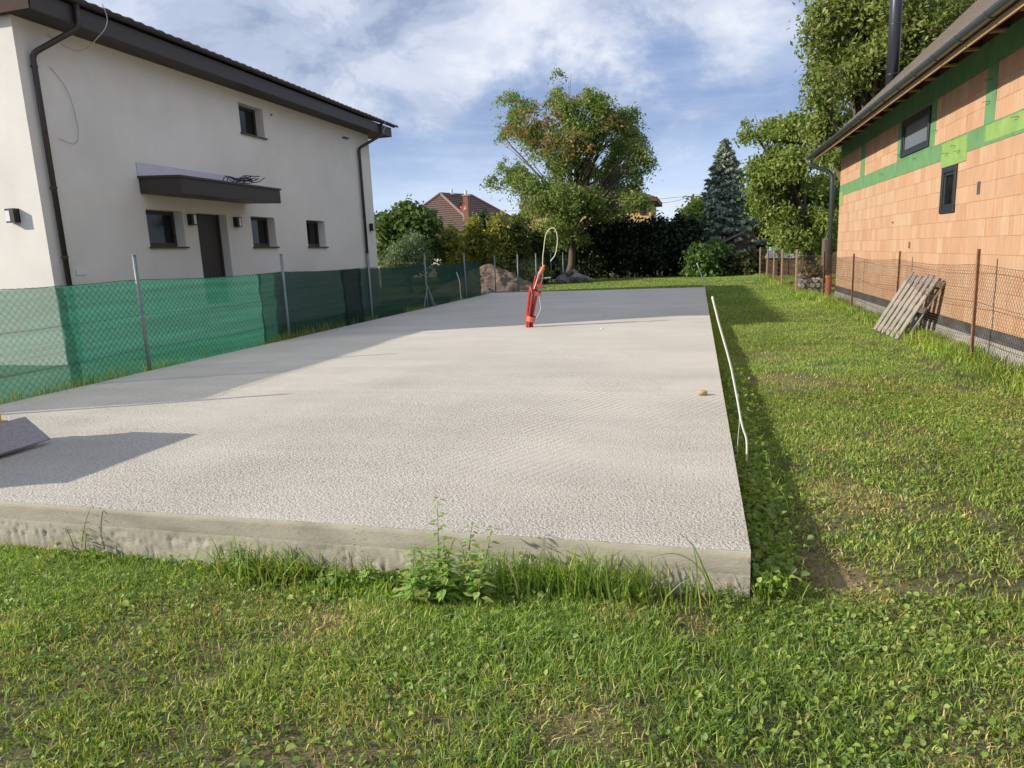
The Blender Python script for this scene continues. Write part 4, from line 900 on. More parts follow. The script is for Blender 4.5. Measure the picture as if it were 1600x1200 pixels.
for z0, z1, cx_, r_ in ((0.36, 0.46, -3.10, 0.085), (0.86, 0.93, -2.965, 0.08), (1.02, 1.09, -2.93, 0.075)):
    m = MB().tube([(cx_, 12.83, z0), (cx_ + 0.03, 12.82, z1)], r_, 12, cap=False); m.build('tape', M['tape'], cd)
MB().tube([(-2.86, 12.75, 1.26), (-2.80, 12.74, 1.36), (-2.77, 12.73, 1.42)], [0.04, 0.035, 0.012], 8).build('taped_tip', M['tape'], cd)
MB().tube([(-2.98, 12.72, 0.98), (-2.9, 12.72, 1.2), (-2.88, 12.72, 1.30)], 0.008, 5).build('wire_end', M['whitecable'], cd)
wl = [at(*p, 12.8) for p in ((847, 437), (848, 405), (850, 385), (853, 366), (860, 357), (867, 358), (871, 372), (869, 392), (865, 402), (860, 408))]
MB().tube(wiggle([(-2.96, 12.8, 0.9)] + wl, 6, 0.002), 0.007, 6).build('cable_loop', M['whitecable'], cd)
MB().tube(wiggle([(-2.93, 12.78, 1.05), (-2.90, 12.78, 0.8), (-2.88, 12.78, 0.6), (-2.97, 12.78, 0.42)], 6, 0.002), 0.006, 5).build('cable_tail', M['cable_w'], cd)
MB().tube([(-2.87, 12.78, 1.17), (-2.66, 12.76, 1.18)], 0.014, 6).build('cross_piece', M['galv'], cd)

# white plastic stakes around the slab
def stake(path, r, label, mt=M['whitepipe']):
    o = MB().tube(wiggle(path, 5, 0.001), r, 8).build('plastic_tube', mt, smooth=True); tag(o, label, 'tube', 'thin plastic tubes standing at the slab edges'); return o
stake([(0.34, 4.90, 0.0), (0.345, 4.90, 0.27), (0.305, 4.90, 0.43), (0.235, 4.90, 0.79), (0.14, 4.90, 1.14), (0.10, 4.90, 1.30)], 0.0075, 'long bent white plastic tube standing at the right edge of the slab')
stake([(0.29, 5.0, 0.02), (0.29, 5.0, 0.25), (0.30, 5.0, 0.42), (0.285, 5.0, 0.60)], 0.0028, 'thin dry brown stem beside the long white tube', M['cable_w'])
stake([at(1103, 462, 25.0), at(1099, 440, 25.0), at(1092, 420, 25.0), at(1089, 411, 25.0)], 0.018, 'short white tube at the far right corner of the slab')
stake([(-7.42, 21.3, 0.1), at(719, 455, 21.3), at(718, 440, 21.3), at(713, 425, 21.3)], 0.016, 'thin white tube in front of the dark green net')
st = at(797, 458, 25.6); stake([(st.x - 0.9, 25.6, 0.0), (st.x - 0.9, 25.6, 0.35), (st.x - 0.88, 25.6, 0.62)], 0.02, 'short pale stake beyond the far left corner of the slab')

# stone on the slab
def rock(c, s, seed, mat_, name, parent=None, sub=2, rough=0.28):
    import bmesh
    bm = bmesh.new(); bmesh.ops.create_icosphere(bm, subdivisions=sub, radius=1); r = random.Random(seed)
    k = [Vector((r.gauss(0, 1), r.gauss(0, 1), r.gauss(0, 1))).normalized() for _ in range(9)]; d = [r.uniform(0.55, 0.95) for _ in k]
    for v in bm.verts:
        for n_, dd in zip(k, d):
            q = v.co.dot(n_) - dd
            if q > 0: v.co -= n_ * q * 0.9
        v.co += Vector((r.gauss(0, 1), r.gauss(0, 1), r.gauss(0, 1))) * rough * 0.08
        v.co = Vector((v.co.x * s[0] + c[0], v.co.y * s[1] + c[1], v.co.z * s[2] + c[2]))
    me = bpy.data.meshes.new(name); bm.to_mesh(me); bm.free(); me.materials.append(mat_); return link(name, me, parent)
o = rock((0.055, 6.66, SZ + 0.022), (0.055, 0.045, 0.032), 3, M['stone'], 'stone'); tag(o, 'small sandy yellow stone lying near the right edge of the slab', 'stone')
for i, (px, y) in enumerate(((945, 14.9), (940, 12.4))):
    p = at(px, 500, y); o = rock((p.x, y, SZ + 0.01), (0.035, 0.03, 0.018), 20 + i, M['whitepipe'], 'pebble', sub=1); tag(o, ['small white pebble far out on the slab, nearer the shaded strip', 'small white pebble on the slab level with the foot of the red conduits'][i], 'pebble')

# stack of plates at the left edge of the picture
pile = thing('plate_stack', 'grey speckled plates leaning in a stack at the left edge of the slab', 'plates', (-5.4, 3.9, SZ))
for i in range(3):
    x = -5.23 - 0.012 * i; e = 4.36 - 0.10 * i; u = Vector((-0.235, 0, 0.185)); n_ = Vector((0.185, 0, 0.235)).normalized() * 0.014
    p = Vector((x, e, SZ + 0.035)) - n_ * 1.1 * i
    vs = [p, p + Vector((0, -1.2, 0)), p + u + Vector((0, -1.2, 0)), p + u]; vs = vs + [v + n_ for v in vs]
    m = MB(); m.add(vs, [(0, 1, 2, 3), (7, 6, 5, 4), (0, 4, 5, 1), (1, 5, 6, 2), (2, 6, 7, 3), (3, 7, 4, 0)]); m.build('plate', M['board'], pile, bevel=0.002)
yb = thing('yellow_stand_in', 'yellow crate-shaped stand-in behind the grey plates, sized to cast the slab shadow', 'stand-in', (-6.0, 3.6, SZ))  # yellow object mostly out of view; crate form invented, height fitted to its shadow
for k_ in range(3):
    z = SZ + 0.004 + 0.235 * k_; m = MB(); x0, x1, y0, y1 = -6.15, -5.50, 2.9, 4.22 - 0.03 * k_
    m.box((x0, y0, z), (x1, y1, z + 0.02)).box((x0, y0, z + .021), (x0 + .02, y1, z + 0.225)).box((x1 - .02, y0, z + .021), (x1, y1, z + 0.225)).box((x0 + .021, y0, z + .021), (x1 - .021, y0 + .02, z + 0.225)).box((x0 + .021, y1 - .02, z + .021), (x1 - .021, y1, z + 0.225))
    m.box((x0 - .012, y0 - .012, z + 0.20), (x0 - .001, y1 + .012, z + 0.225)).box((x1 + .001, y0 - .012, z + 0.20), (x1 + .012, y1 + .012, z + 0.225)).box((x0, y1 + .001, z + 0.20), (x1, y1 + .012, z + .225))
    m.build('stand_in_box', M['yellow'], yb)

# ---------------------------------------------------------------- plants at the slab front
def nettle(name, label, cat, base, stems, seed, lsize=0.05, pairs=7, mat_=None, group=None):
    r = random.Random(seed); t = thing(name, label, cat, base, group); lv = MB(); sm = MB()
    pal = [(0.24, 0.34, 0.08), (0.30, 0.40, 0.11), (0.17, 0.28, 0.07), (0.38, 0.46, 0.16)]
    for (dx, dy, h, ox, oy) in stems:
        p0 = Vector(base) + Vector((dx, dy, -0.01)); p1 = p0 + Vector((ox, oy, h)); mid = (p0 + p1) / 2 + Vector((ox * -0.25, 0, 0.01))
        pts = [p0 * (1 - q) ** 2 + mid * 2 * q * (1 - q) + p1 * q * q for q in [i / 8 for i in range(9)]]
        sm.tube(pts, [0.0035 * (1 - 0.6 * i / 8) for i in range(9)], 5)
        n = max(3, int(pairs * h / 0.45))
        for i in range(n + 1):
            q = 0.18 + 0.82 * i / n; c = p0 * (1 - q) ** 2 + mid * 2 * q * (1 - q) + p1 * q * q
            a0 = (i % 2) * math.pi / 2 + r.uniform(-.3, .3); sz = lsize * (1.15 - 0.65 * q) * r.uniform(0.8, 1.25)
            for a in (a0, a0 + math.pi) if i < n else (a0, a0 + 2.1, a0 + 4.2):
                d = Vector((math.cos(a), math.sin(a), 0)); s_ = Vector((-d.y, d.x, 0)); pet = c + d * sz * 0.25 + Vector((0, 0, sz * 0.15)); dr = r.uniform(-0.1, 0.45)
                tone = tuple(x * r.uniform(.8, 1.2) for x in r.choice(pal)); 
                mid1 = pet + d * sz * 0.5 - Vector((0, 0, dr * sz * 0.2)); tip = pet + d * sz * 1.15 - Vector((0, 0, dr * sz))
                vs = [pet, pet + d * sz * .3 + s_ * sz * .27 + Vector((0, 0, .05 * sz)), mid1 + d * sz * .1 + s_ * sz * .24, tip, mid1 + d * sz * .1 - s_ * sz * .24, pet + d * sz * .3 - s_ * sz * .27 + Vector((0, 0, .05 * sz)), mid1]
                lv.add(vs, [(0, 1, 6), (1, 2, 6), (2, 3, 6), (3, 4, 6), (4, 5, 6), (5, 0, 6)], tone)
    sm.build('stem', M['stemgreen'], t); lv.build('foliage', M['leaf'], t); return t
M['stemgreen'] = mat('green_stem', (0.12, 0.15, 0.05), 0.6)
r = random.Random(4); stems = [(0.0, 0.0, 0.50, 0.02, 0.0), (0.13, 0.02, 0.37, 0.05, 0.0), (0.22, 0.0, 0.36, 0.06, 0.02), (0.05, -0.03, 0.30, 0.0, 0), (-0.06, -0.02, 0.24, -0.06, 0)]
stems += [(r.uniform(-0.12, 0.24), r.uniform(-0.10, 0.03), r.uniform(0.13, 0.30), r.uniform(-.07, .07), r.uniform(-.07, .02)) for _ in range(34)]
nettle('nettle_plant', 'bushy green nettle with a tall stem growing in front of the slab edge', 'plant', (-1.22, 2.93, 0.0), stems, 8, 0.060, 11)
nettle('weed_plant', 'thin straggly weed growing up the left part of the slab front', 'plant', (-3.62, 3.10, 0.0), [(0.0, 0.0, 0.26, 0.10, 0.02), (-0.06, 0, 0.12, -.04, 0), (0.05, -.02, .10, .03, 0)], 18, 0.032, 8)
nettle('weed_plant', 'low leafy weed at the slab foot left of the nettle', 'plant', (-1.72, 3.03, 0.0), [(r.uniform(-.12, .1), r.uniform(-.04, .02), r.uniform(.06, .14), r.uniform(-.04, .04), 0) for _ in range(9)], 28, 0.034, 7)
nettle('weed_plant', 'leafy weed at the slab foot near the left end of the visible grass', 'plant', (-2.45, 3.02, 0.0), [(r.uniform(-.12, .1), r.uniform(-.04, .02), r.uniform(.10, .22), r.uniform(-.04, .04), 0) for _ in range(9)], 38, 0.036, 7)
nettle('weed_plant', 'small leafy weed at the right front corner of the slab', 'plant', (0.16, 3.06, 0.0), [(r.uniform(-.05, .05), r.uniform(-.04, .02), r.uniform(.05, .14), r.uniform(-.03, .03), 0) for _ in range(6)], 48, 0.026, 7)
# arching grass blades near the corner
m = MB()
def ribbon(m, pts, w, tone):
    pts = [Vector(p) for p in pts]; vs = []
    for i, p in enumerate(pts):
        t = i / (len(pts) - 1); ww = w * (1 - t ** 2) * 0.5 + 0.0004; d = (pts[min(i + 1, len(pts) - 1)] - pts[max(0, i - 1)]).normalized(); s_ = d.cross(Vector((0.2, 1, 0.3))).normalized()
        vs += [p - s_ * ww, p + s_ * ww]
    m.add(vs, [(2 * i, 2 * i + 1, 2 * i + 3, 2 * i + 2) for i in range(len(pts) - 1)], tone)
for pts in ([(0.12, 2.98, 0.0), (0.06, 3.0, 0.16), (0.0, 3.02, 0.29), (-0.03, 3.02, 0.33), (-0.07, 3.0, 0.37)], [(0.11, 2.97, 0.0), (0.06, 2.99, 0.14), (0.0, 3.0, 0.23), (-0.09, 3.0, 0.27), (-0.19, 2.98, 0.255)], [(0.0, 2.98, 0.0), (0.01, 3.0, 0.2), (-0.01, 3.0, 0.32)], [(-0.5, 2.98, 0), (-.47, 3, .2), (-.5, 3, .30)], [(-0.38, 2.98, 0), (-.40, 3, .18), (-.33, 3, .27)]):
    ribbon(m, wiggle(pts, 5, 0), 0.008, (0.11, 0.17, 0.045))
o = m.build('grass_clump', M['grass']); tag(o, 'few tall arching grass blades in front of the right slab corner', 'grass clump')

# ---------------------------------------------------------------- foliage tools
def crown(lobes, n, lsize, pal, clump=0.28, per=26, flat=0.45, shell=0.55, aspect=0.45, droop=0.3, seed=0, gap=0, gscale=0.8):
    """lobes: (centre, rx, ry, rz). Leaves gather in small sprays spread through every lobe, with gaps between the sprays."""
    rg = np.random.default_rng(seed); vol = np.array([l[1] * l[2] * l[3] for l in lobes]) ** 0.72; vol /= vol.sum()
    ns = max(1, n // per); which = rg.choice(len(lobes), ns, p=vol)
    C0 = np.array([list(l[0]) for l in lobes])[which]; Rr = np.array([l[1:4] for l in lobes])[which]
    d = rg.normal(0, 1, (ns, 3)); d /= np.linalg.norm(d, axis=1)[:, None]; rad = shell + (1 - shell) * rg.random(ns) ** 0.6; rad = np.where(rg.random(ns) < 0.3, rg.random(ns), rad)
    S = C0 + d * Rr * rad[:, None]
    if gap > 0:
        P0 = C0 + d * Rr * rad[:, None]; q = fbm(P0[:, 0] + P0[:, 1] * 0.37, P0[:, 2] - P0[:, 1] * 0.21, gscale, seed + 5, 2); kp = q > gap
        C0, Rr, d, rad = C0[kp], Rr[kp], d[kp], rad[kp]; S = S[kp]; ns = len(S)
    k = np.repeat(np.arange(ns), per); m = len(k); csz = clump * rg.uniform(0.6, 1.4, ns)
    off = rg.normal(0, 1, (m, 3)) * csz[k][:, None] * np.array([1, 1, flat + 0.15]); off[:, 2] -= droop * (off[:, 0] ** 2 + off[:, 1] ** 2) / np.maximum(csz[k], 1e-3) * 0.5
    P_ = S[k] + off
    nrm = rg.normal(0, 1, (m, 3)) + d[k] * 0.7 + np.array([0, 0, 0.5]); nrm /= np.linalg.norm(nrm, axis=1)[:, None]
    t = rg.normal(0, 1, (m, 3)) + np.array([0, 0, -droop]); t -= nrm * (t * nrm).sum(1)[:, None]; t /= np.linalg.norm(t, axis=1)[:, None]; b = np.cross(nrm, t)
    s = lsize * rg.uniform(0.6, 1.35, m)[:, None]
    V = np.stack([P_ - t * s * .5, P_ + b * s * aspect, P_ + t * s * .6 - nrm * s * .12, P_ - b * s * aspect], 1).reshape(-1, 3)
    i = np.arange(m)[:, None] * 4; T = np.concatenate([i + np.array([[0, 1, 2]]), i + np.array([[0, 2, 3]])], 0)
    pal = np.array(pal); sprayc = pal[rg.integers(0, len(pal), ns)]; c = sprayc[k] * 0.6 + pal[rg.integers(0, len(pal), m)] * 0.4; c = c * rg.uniform(0.72, 1.28, (m, 1))
    return V, T, np.repeat(c, 4, axis=0), S
def limbs(base, top, r0, targets, seed=0, nsub=3, up=0.35, smin=0.3):
    rr = random.Random(seed); m = MB(); base = Vector(base); top = Vector(top)
    n = 9; pts = [base.lerp(top, i / n) + Vector((rr.uniform(-1, 1), rr.uniform(-1, 1), 0)) * r0 * 0.5 * (1 if i else 0) for i in range(n + 1)]
    rad = [r0 * (1.35 if i == 0 else 1.0 - 0.75 * i / n) for i in range(n + 1)]; m.tube(pts, rad, 10)
    for tg in targets:
        tg = Vector(tg); s = min(0.9, max(0.15, ((tg.z - base.z) / max(0.1, top.z - base.z)) * rr.uniform(0.3, 0.75))); s = max(s, smin); st_ = base.lerp(top, s)
        mid = st_.lerp(tg, 0.5) + Vector((0, 0, (tg - st_).length * up * 0.25)); r1 = r0 * (1 - 0.75 * s) * rr.uniform(0.35, 0.55); q = []
        for i in range(7):
            u = i / 6; q.append(st_ * (1 - u) ** 2 + mid * 2 * u * (1 - u) + tg * u * u + Vector((rr.uniform(-1, 1), rr.uniform(-1, 1), rr.uniform(-1, 1))) * 0.05 * (tg - st_).length * (u if u < 1 else 0.5) * 0.5)
        m.tube(q, [r1 * (1 - 0.85 * i / 6) + 0.008 for i in range(7)], 6)
        for _ in range(nsub):
            a = q[rr.randint(2, 5)]; e = tg + Vector((rr.uniform(-1, 1), rr.uniform(-1, 1), rr.uniform(-.6, .9))) * (tg - st_).length * 0.13
            m.tube([a, a.lerp(e, 0.5) + Vector((0, 0, 0.05)), e], [r1 * 0.35, r1 * 0.2, 0.008], 4)
    return m
def tree(name, label, cat, base, top, r0, lobes, n, lsize, pal, seed, group=None, mt='leaf', nlimb=12, **kw):
    t = thing(name, label, cat, tuple(base), group)
    V, T, C, S = crown(lobes, n, lsize, pal, seed=seed, **kw); rg = np.random.default_rng(seed + 1)
    sel = S[rg.choice(len(S), min(nlimb, len(S)), replace=False)]
    limbs(base, top, r0, [tuple(s) for s in sel], seed).build('trunk', M['bark'], t, smooth=True)
    array_mesh('crown', V, T, C, M[mt], t); return t
def pxlobes(lst, y, dy=1.0, sc=1.0):
    out = []
    for i, (cx_, cy_, rx_, ry_) in enumerate(lst):
        rr = random.Random(i * 7 + int(y)); yy = y + rr.uniform(-1, 1) * dy; p = at(cx_, cy_, yy); m_ = y / F * 1.02
        out.append(((p.x, p.y, p.z), rx_ * m_ * sc, max(rx_, ry_) * m_ * sc, ry_ * m_ * sc))
    return out

# main tree behind the yard
lst = [(800, 165, 26, 20), (825, 185, 30, 26), (790, 205, 20, 16), (866, 125, 6, 14), (876, 118, 12, 6), (870, 150, 14, 16), (890, 165, 24, 16), (925, 165, 30, 24), (965, 185, 32, 22), (990, 210, 22, 26), (845, 215, 36, 26), (905, 205, 46, 32), (958, 225, 44, 32), (1000, 245, 20, 30), (868, 255, 40, 26), (925, 265, 52, 30), (985, 280, 32, 26), (800, 265, 34, 18), (835, 285, 40, 22), (778, 280, 20, 10), (885, 310, 56, 28), (945, 315, 48, 26), (842, 320, 34, 22), (990, 312, 22, 16), (815, 340, 20, 12), (870, 350, 34, 16), (925, 348, 44, 16), (900, 372, 34, 10), (862, 372, 18, 10), (940, 368, 26, 8)]
lobes = pxlobes(lst, 40, 2.6, 0.97)
pal = [(0.15, 0.22, 0.06), (0.21, 0.28, 0.075), (0.10, 0.16, 0.05), (0.27, 0.33, 0.09), (0.13, 0.20, 0.08), (0.22, 0.19, 0.09)]
mt_ = tree('deciduous_tree', 'tall spreading green tree with browning top standing beside the rubble heap', 'tree', (-7.25, 40, 0), at(905, 210, 40), 0.25, lobes, 135000, 0.15, pal, 5, nlimb=70, clump=0.21, per=34, droop=0.6, shell=0.3, aspect=0.25, gap=0.50, gscale=1.9)
# browning leaves high in its crown
br = pxlobes([(885, 175, 40, 26), (845, 195, 44, 26), (930, 195, 44, 24), (800, 190, 24, 20), (890, 225, 40, 22), (960, 185, 26, 20)], 38.6, 1.8)
V, T, C, S = crown(br, 2600, 0.16, [(0.26, 0.15, 0.075), (0.22, 0.16, 0.06), (0.28, 0.20, 0.10)], clump=0.18, per=16, seed=77, aspect=0.27)
array_mesh('browning_leaves', V, T, C, M['leaf'], mt_)
# great walnut behind the brick house
lst = [(1310, -60, 50, 40), (1400, -80, 70, 50), (1300, 20, 40, 34), (1350, 30, 50, 40), (1420, 20, 54, 40), (1480, 10, 40, 30), (1290, 80, 30, 28), (1330, 100, 46, 34), (1400, 90, 50, 36), (1455, 70, 40, 26), (1285, 135, 26, 24), (1330, 160, 44, 34), (1385, 150, 40, 34), (1290, 190, 28, 24), (1335, 215, 36, 28), (1370, 205, 30, 26), (1300, 235, 30, 20), (1540, -10, 34, 22)]
lobes = pxlobes(lst, 27.5, 2.4, 0.92)
wpal = [(0.16, 0.21, 0.055), (0.21, 0.26, 0.07), (0.11, 0.16, 0.05), (0.28, 0.31, 0.09), (0.22, 0.21, 0.10)]
b0 = at(1330, 430, 28); tree('walnut_tree', 'very tall leafy walnut tree rising behind the roof and flue of the brick house', 'tree', (b0.x, 28, 0), at(1370, 40, 28), 0.34, lobes, 76000, 0.17, wpal, 6, nlimb=60, clump=0.20, per=34, droop=0.7, aspect=0.25, shell=0.35, gap=0.44, gscale=2.2)
# fruit tree in front of it
lst = [(1165, 215, 10, 10), (1180, 190, 12, 10), (1178, 225, 18, 16), (1205, 200, 22, 20), (1235, 200, 26, 22), (1265, 215, 24, 24), (1200, 260, 26, 26), (1235, 250, 36, 28), (1275, 265, 26, 26), (1195, 300, 22, 26), (1235, 300, 34, 30), (1270, 310, 34, 28), (1215, 340, 24, 22), (1250, 345, 40, 26), (1285, 350, 22, 26), (1235, 372, 34, 16), (1275, 378, 28, 14), (1300, 300, 18, 30)]
lobes = pxlobes(lst, 33, 1.6); b0 = at(1268, 432, 33)
tree('fruit_tree', 'wide leaning green fruit tree left of the brick house downpipe', 'tree', (b0.x, 33, 0), at(1245, 240, 33), 0.27, lobes, 72000, 0.16, [(0.16, 0.22, 0.055), (0.22, 0.28, 0.07), (0.11, 0.16, 0.05), (0.29, 0.32, 0.10)], 7, nlimb=50, clump=0.2, per=34, droop=0.6, aspect=0.28, shell=0.3, gap=0.45, gscale=2.0)
# blue spruce
sp = thing('spruce_tree', 'blue grey conical spruce standing left of the fruit tree', 'tree', (1.55, 44, 0))
def spruce(base, h, rb, seed):
    rg = np.random.default_rng(seed); P_ = []; D = []
    nb = 460
    for i in range(nb):
        u = (i / nb) ** 0.9; z = 0.6 + u * (h - 0.7); a = rg.uniform(0, 2 * np.pi); L_ = rb * (1 - u) ** 0.8 * rg.uniform(0.75, 1.2) + 0.15
        k = int(26 * L_ + 8); t = rg.random(k) ** 0.6; d = np.array([np.cos(a), np.sin(a)]); side = rg.normal(0, 1, k) * 0.13 * L_ * (1.1 - t) * 1.6
        x = base[0] + d[0] * L_ * t - d[1] * side; y = base[1] + d[1] * L_ * t + d[0] * side; zz = z - 0.28 * L_ * t + 0.16 * L_ * t * t + rg.normal(0, 0.03, k) - np.abs(side) * 0.3
        P_.append(np.stack([x, y, zz], 1)); D.append(np.tile([d[0], d[1], -0.25], (k, 1)))
    return np.concatenate(P_), np.concatenate(D)
P_, D_ = spruce((1.55, 44, 0), 7.8, 2.35, 3); D_ = D_ + rng.normal(0, 0.5, D_.shape); D_ /= np.linalg.norm(D_, axis=1)[:, None]
def needles(P_, D_, s, pal):
    n = len(P_); up = rng.normal(0, 0.5, (n, 3)) + np.array([0, 0, 1]); b = np.cross(D_, up); b /= np.linalg.norm(b, axis=1)[:, None]; ss = s * rng.uniform(0.6, 1.4, n)[:, None]
    V = np.stack([P_ - D_ * ss * .5, P_ + b * ss * .28, P_ + D_ * ss * .6, P_ - b * ss * .28], 1).reshape(-1, 3); i = np.arange(n)[:, None] * 4
    pal = np.array(pal); c = pal[rng.integers(0, len(pal), n)] * rng.uniform(0.7, 1.3, (n, 1)); return V, np.concatenate([i + np.array([[0, 1, 2]]), i + np.array([[0, 2, 3]])], 0), np.repeat(c, 4, axis=0)
V, T, C = needles(P_, D_, 0.26, [(0.26, 0.31, 0.30), (0.34, 0.39, 0.38), (0.17, 0.22, 0.21), (0.42, 0.46, 0.45)])
array_mesh('crown', V, T, C, M['needle'], sp); MB().tube([(1.55, 44, 0), (1.55, 44, 4), (1.55, 44, 7.7)], [0.16, 0.1, 0.015], 8).build('trunk', M['bark'], sp)

def bush(name, label, cat, pts_px, y, n, ls, pal, seed, group=None, dy=0.7, mt='leaf', base_px=None, **kw):
    lobes = pxlobes(pts_px, y, dy); bx = sum(l[0][0] for l in lobes) / len(lobes); tz = max(l[0][2] for l in lobes)
    return tree(name, label, cat, (bx, y, 0), (bx, y, max(0.5, tz * 0.8)), 0.07, lobes, n, ls, pal, seed, group, mt, 8, **kw)
# left of the main tree
bush('broadleaf_tree', 'dark green broadleaf garden tree beyond the white house corner', 'tree', [(612, 355, 20, 22), (640, 335, 22, 20), (660, 350, 20, 22), (625, 380, 26, 24), (660, 385, 24, 24), (640, 405, 30, 16), (603, 392, 10, 20)], 33, 13000, 0.20, [(0.07, 0.125, 0.035), (0.11, 0.17, 0.045), (0.05, 0.09, 0.03), (0.16, 0.22, 0.07)], 31, per=18, clump=0.25)
bush('silver_shrub', 'grey green willowy shrub in front of the dark broadleaf tree', 'shrub', [(630, 395, 20, 22), (648, 385, 14, 24), (615, 408, 16, 14), (655, 408, 16, 14)], 31, 6500, 0.15, [(0.15, 0.19, 0.13), (0.20, 0.24, 0.17), (0.11, 0.15, 0.09)], 32, per=18, clump=0.2, aspect=0.18)
tp = [(0.26, 0.27, 0.055), (0.36, 0.32, 0.07), (0.15, 0.19, 0.045), (0.10, 0.14, 0.04), (0.40, 0.33, 0.08)]
def thuja(label, px, top, w, y, seed, pal_=tp, n=9000, bot=428):
    t = at(px, top, y); b = at(px, bot, y); wm = w * y / F; h = t.z; root = thing('conifer_shrub', label, 'conifer', (t.x, y, 0), 'golden green conifers beyond the fence')
    L_ = [((t.x, y, h * u), wm * rr, wm * rr, h * 0.13) for u, rr in ((0.10, 0.9), (0.25, 1.0), (0.4, 1.0), (0.54, 0.95), (0.68, 0.8), (0.80, 0.6), (0.90, 0.36))]
    V, T, C, S = crown(L_, n, 0.15, pal_, clump=0.14, per=14, flat=0.9, shell=0.7, aspect=0.4, droop=0.0, seed=seed); array_mesh('crown', V, T, C, M['leaf'], root)
    MB().tube([(t.x, y, 0), (t.x, y, h * 0.9)], [0.08, 0.02], 6).build('trunk', M['bark'], root)
thuja('golden green rounded conifer, leftmost of the row beyond the fence', 706, 356, 25, 34.0, 41)
thuja('tall golden green conifer right behind the third far fence post', 742, 340, 26, 35.0, 42)
thuja('narrow dark green pointed conifer rising between the golden ones', 753, 334, 10, 36.5, 43, [(0.03, 0.06, 0.018), (0.045, 0.08, 0.022)], 5000)
thuja('wide golden green conifer with a ragged top beside the narrow dark one', 777, 338, 27, 35.0, 44)
thuja('darker conifer next to the white gabled house', 806, 350, 24, 35.5, 45, [(0.075, 0.095, 0.022), (0.11, 0.12, 0.03), (0.045, 0.065, 0.02)])
thuja('low dark conifer just left of the tall tree trunk', 832, 362, 24, 37, 46, [(0.05, 0.07, 0.02), (0.07, 0.09, 0.025), (0.035, 0.05, 0.018)])
bush('yellow_shrub', 'small yellowish shrub behind the wire fence at the dirt heap', 'shrub', [(800, 425, 14, 8), (822, 420, 16, 12), (840, 425, 14, 10)], 36, 3000, 0.15, tp, 47, per=14, clump=0.2)
# dark yew hedge
hl = []
for i, px in enumerate(range(925, 1085, 15)): hl.append((px, 395, 17, 34)); hl.append((px + 6, 365 + (i % 3) * 3, 15, 22 + (i % 2) * 4))
hp = [(0.012, 0.022, 0.010), (0.018, 0.030, 0.013), (0.009, 0.017, 0.008)]
lobes = pxlobes(hl, 41.5, 0.8); hr = thing('yew_hedge', 'tall almost black green hedge closing the far end of the yard', 'hedge', (-2.3, 41.5, 0))
V, T, C, S = crown(lobes, 34000, 0.17, hp, clump=0.18, per=16, flat=1, shell=0.55, droop=0, seed=51); array_mesh('foliage', V, T, C, M['needle'], hr)
m = MB()
for x in np.arange(-5.2, 0.7, 0.7): m.tube([(x, 41.9, 0), (x + 0.1, 41.9, 2.6)], [0.06, 0.02], 5)
m.build('stem', M['bark'], hr)
# right side vegetation
bush('light_green_tree', 'pale yellow green bushy tree peeping over the dark hedge by the spruce', 'tree', [(1078, 350, 18, 22), (1090, 330, 14, 16), (1100, 355, 20, 22), (1068, 372, 14, 14), (1110, 380, 18, 18)], 45, 9000, 0.22, [(0.32, 0.40, 0.09), (0.38, 0.44, 0.12), (0.22, 0.30, 0.07)], 61, per=18, clump=0.28)
bush('green_bush', 'dense mid green bush between the hedge and the far wire fence', 'bush', [(1095, 405, 18, 22), (1115, 398, 20, 20), (1085, 425, 14, 12), (1110, 425, 18, 12)], 39.5, 8000, 0.17, [(0.10, 0.17, 0.045), (0.14, 0.22, 0.06), (0.07, 0.12, 0.035)], 62, per=18, clump=0.2)
bush('dark_bush', 'low dark leafy bush under the spruce tree', 'bush', [(1140, 410, 18, 16), (1160, 415, 18, 14), (1180, 410, 16, 14), (1150, 428, 26, 8), (1185, 425, 14, 9)], 40, 8000, 0.17, [(0.045, 0.07, 0.022), (0.07, 0.10, 0.03), (0.03, 0.05, 0.018), (0.09, 0.07, 0.03)], 63, per=18, clump=0.22)
bush('background_tree', 'dark tree mass filling the gap behind spruce and fruit tree', 'tree', [(1185, 340, 22, 34), (1210, 310, 30, 40), (1210, 370, 40, 30), (1250, 380, 50, 28), (1300, 330, 30, 50)], 50, 16000, 0.34, [(0.035, 0.055, 0.02), (0.05, 0.075, 0.025), (0.07, 0.10, 0.03)], 64, per=18, clump=0.5)
bush('background_tree', 'dark garden tree behind the small pale house at the far left', 'tree', [(594, 350, 12, 16), (597, 375, 14, 20), (590, 395, 14, 14)], 46, 3500, 0.26, [(0.04, 0.06, 0.022), (0.06, 0.085, 0.03)], 65, per=16, clump=0.35)
bush('background_tree', 'dense dark shrubbery behind the trunk of the tall tree', 'tree', [(845, 400, 26, 24), (875, 395, 26, 30), (905, 395, 26, 34), (860, 420, 24, 14)], 44, 12000, 0.24, [(0.025, 0.042, 0.016), (0.035, 0.055, 0.02)], 66, per=18, clump=0.3)

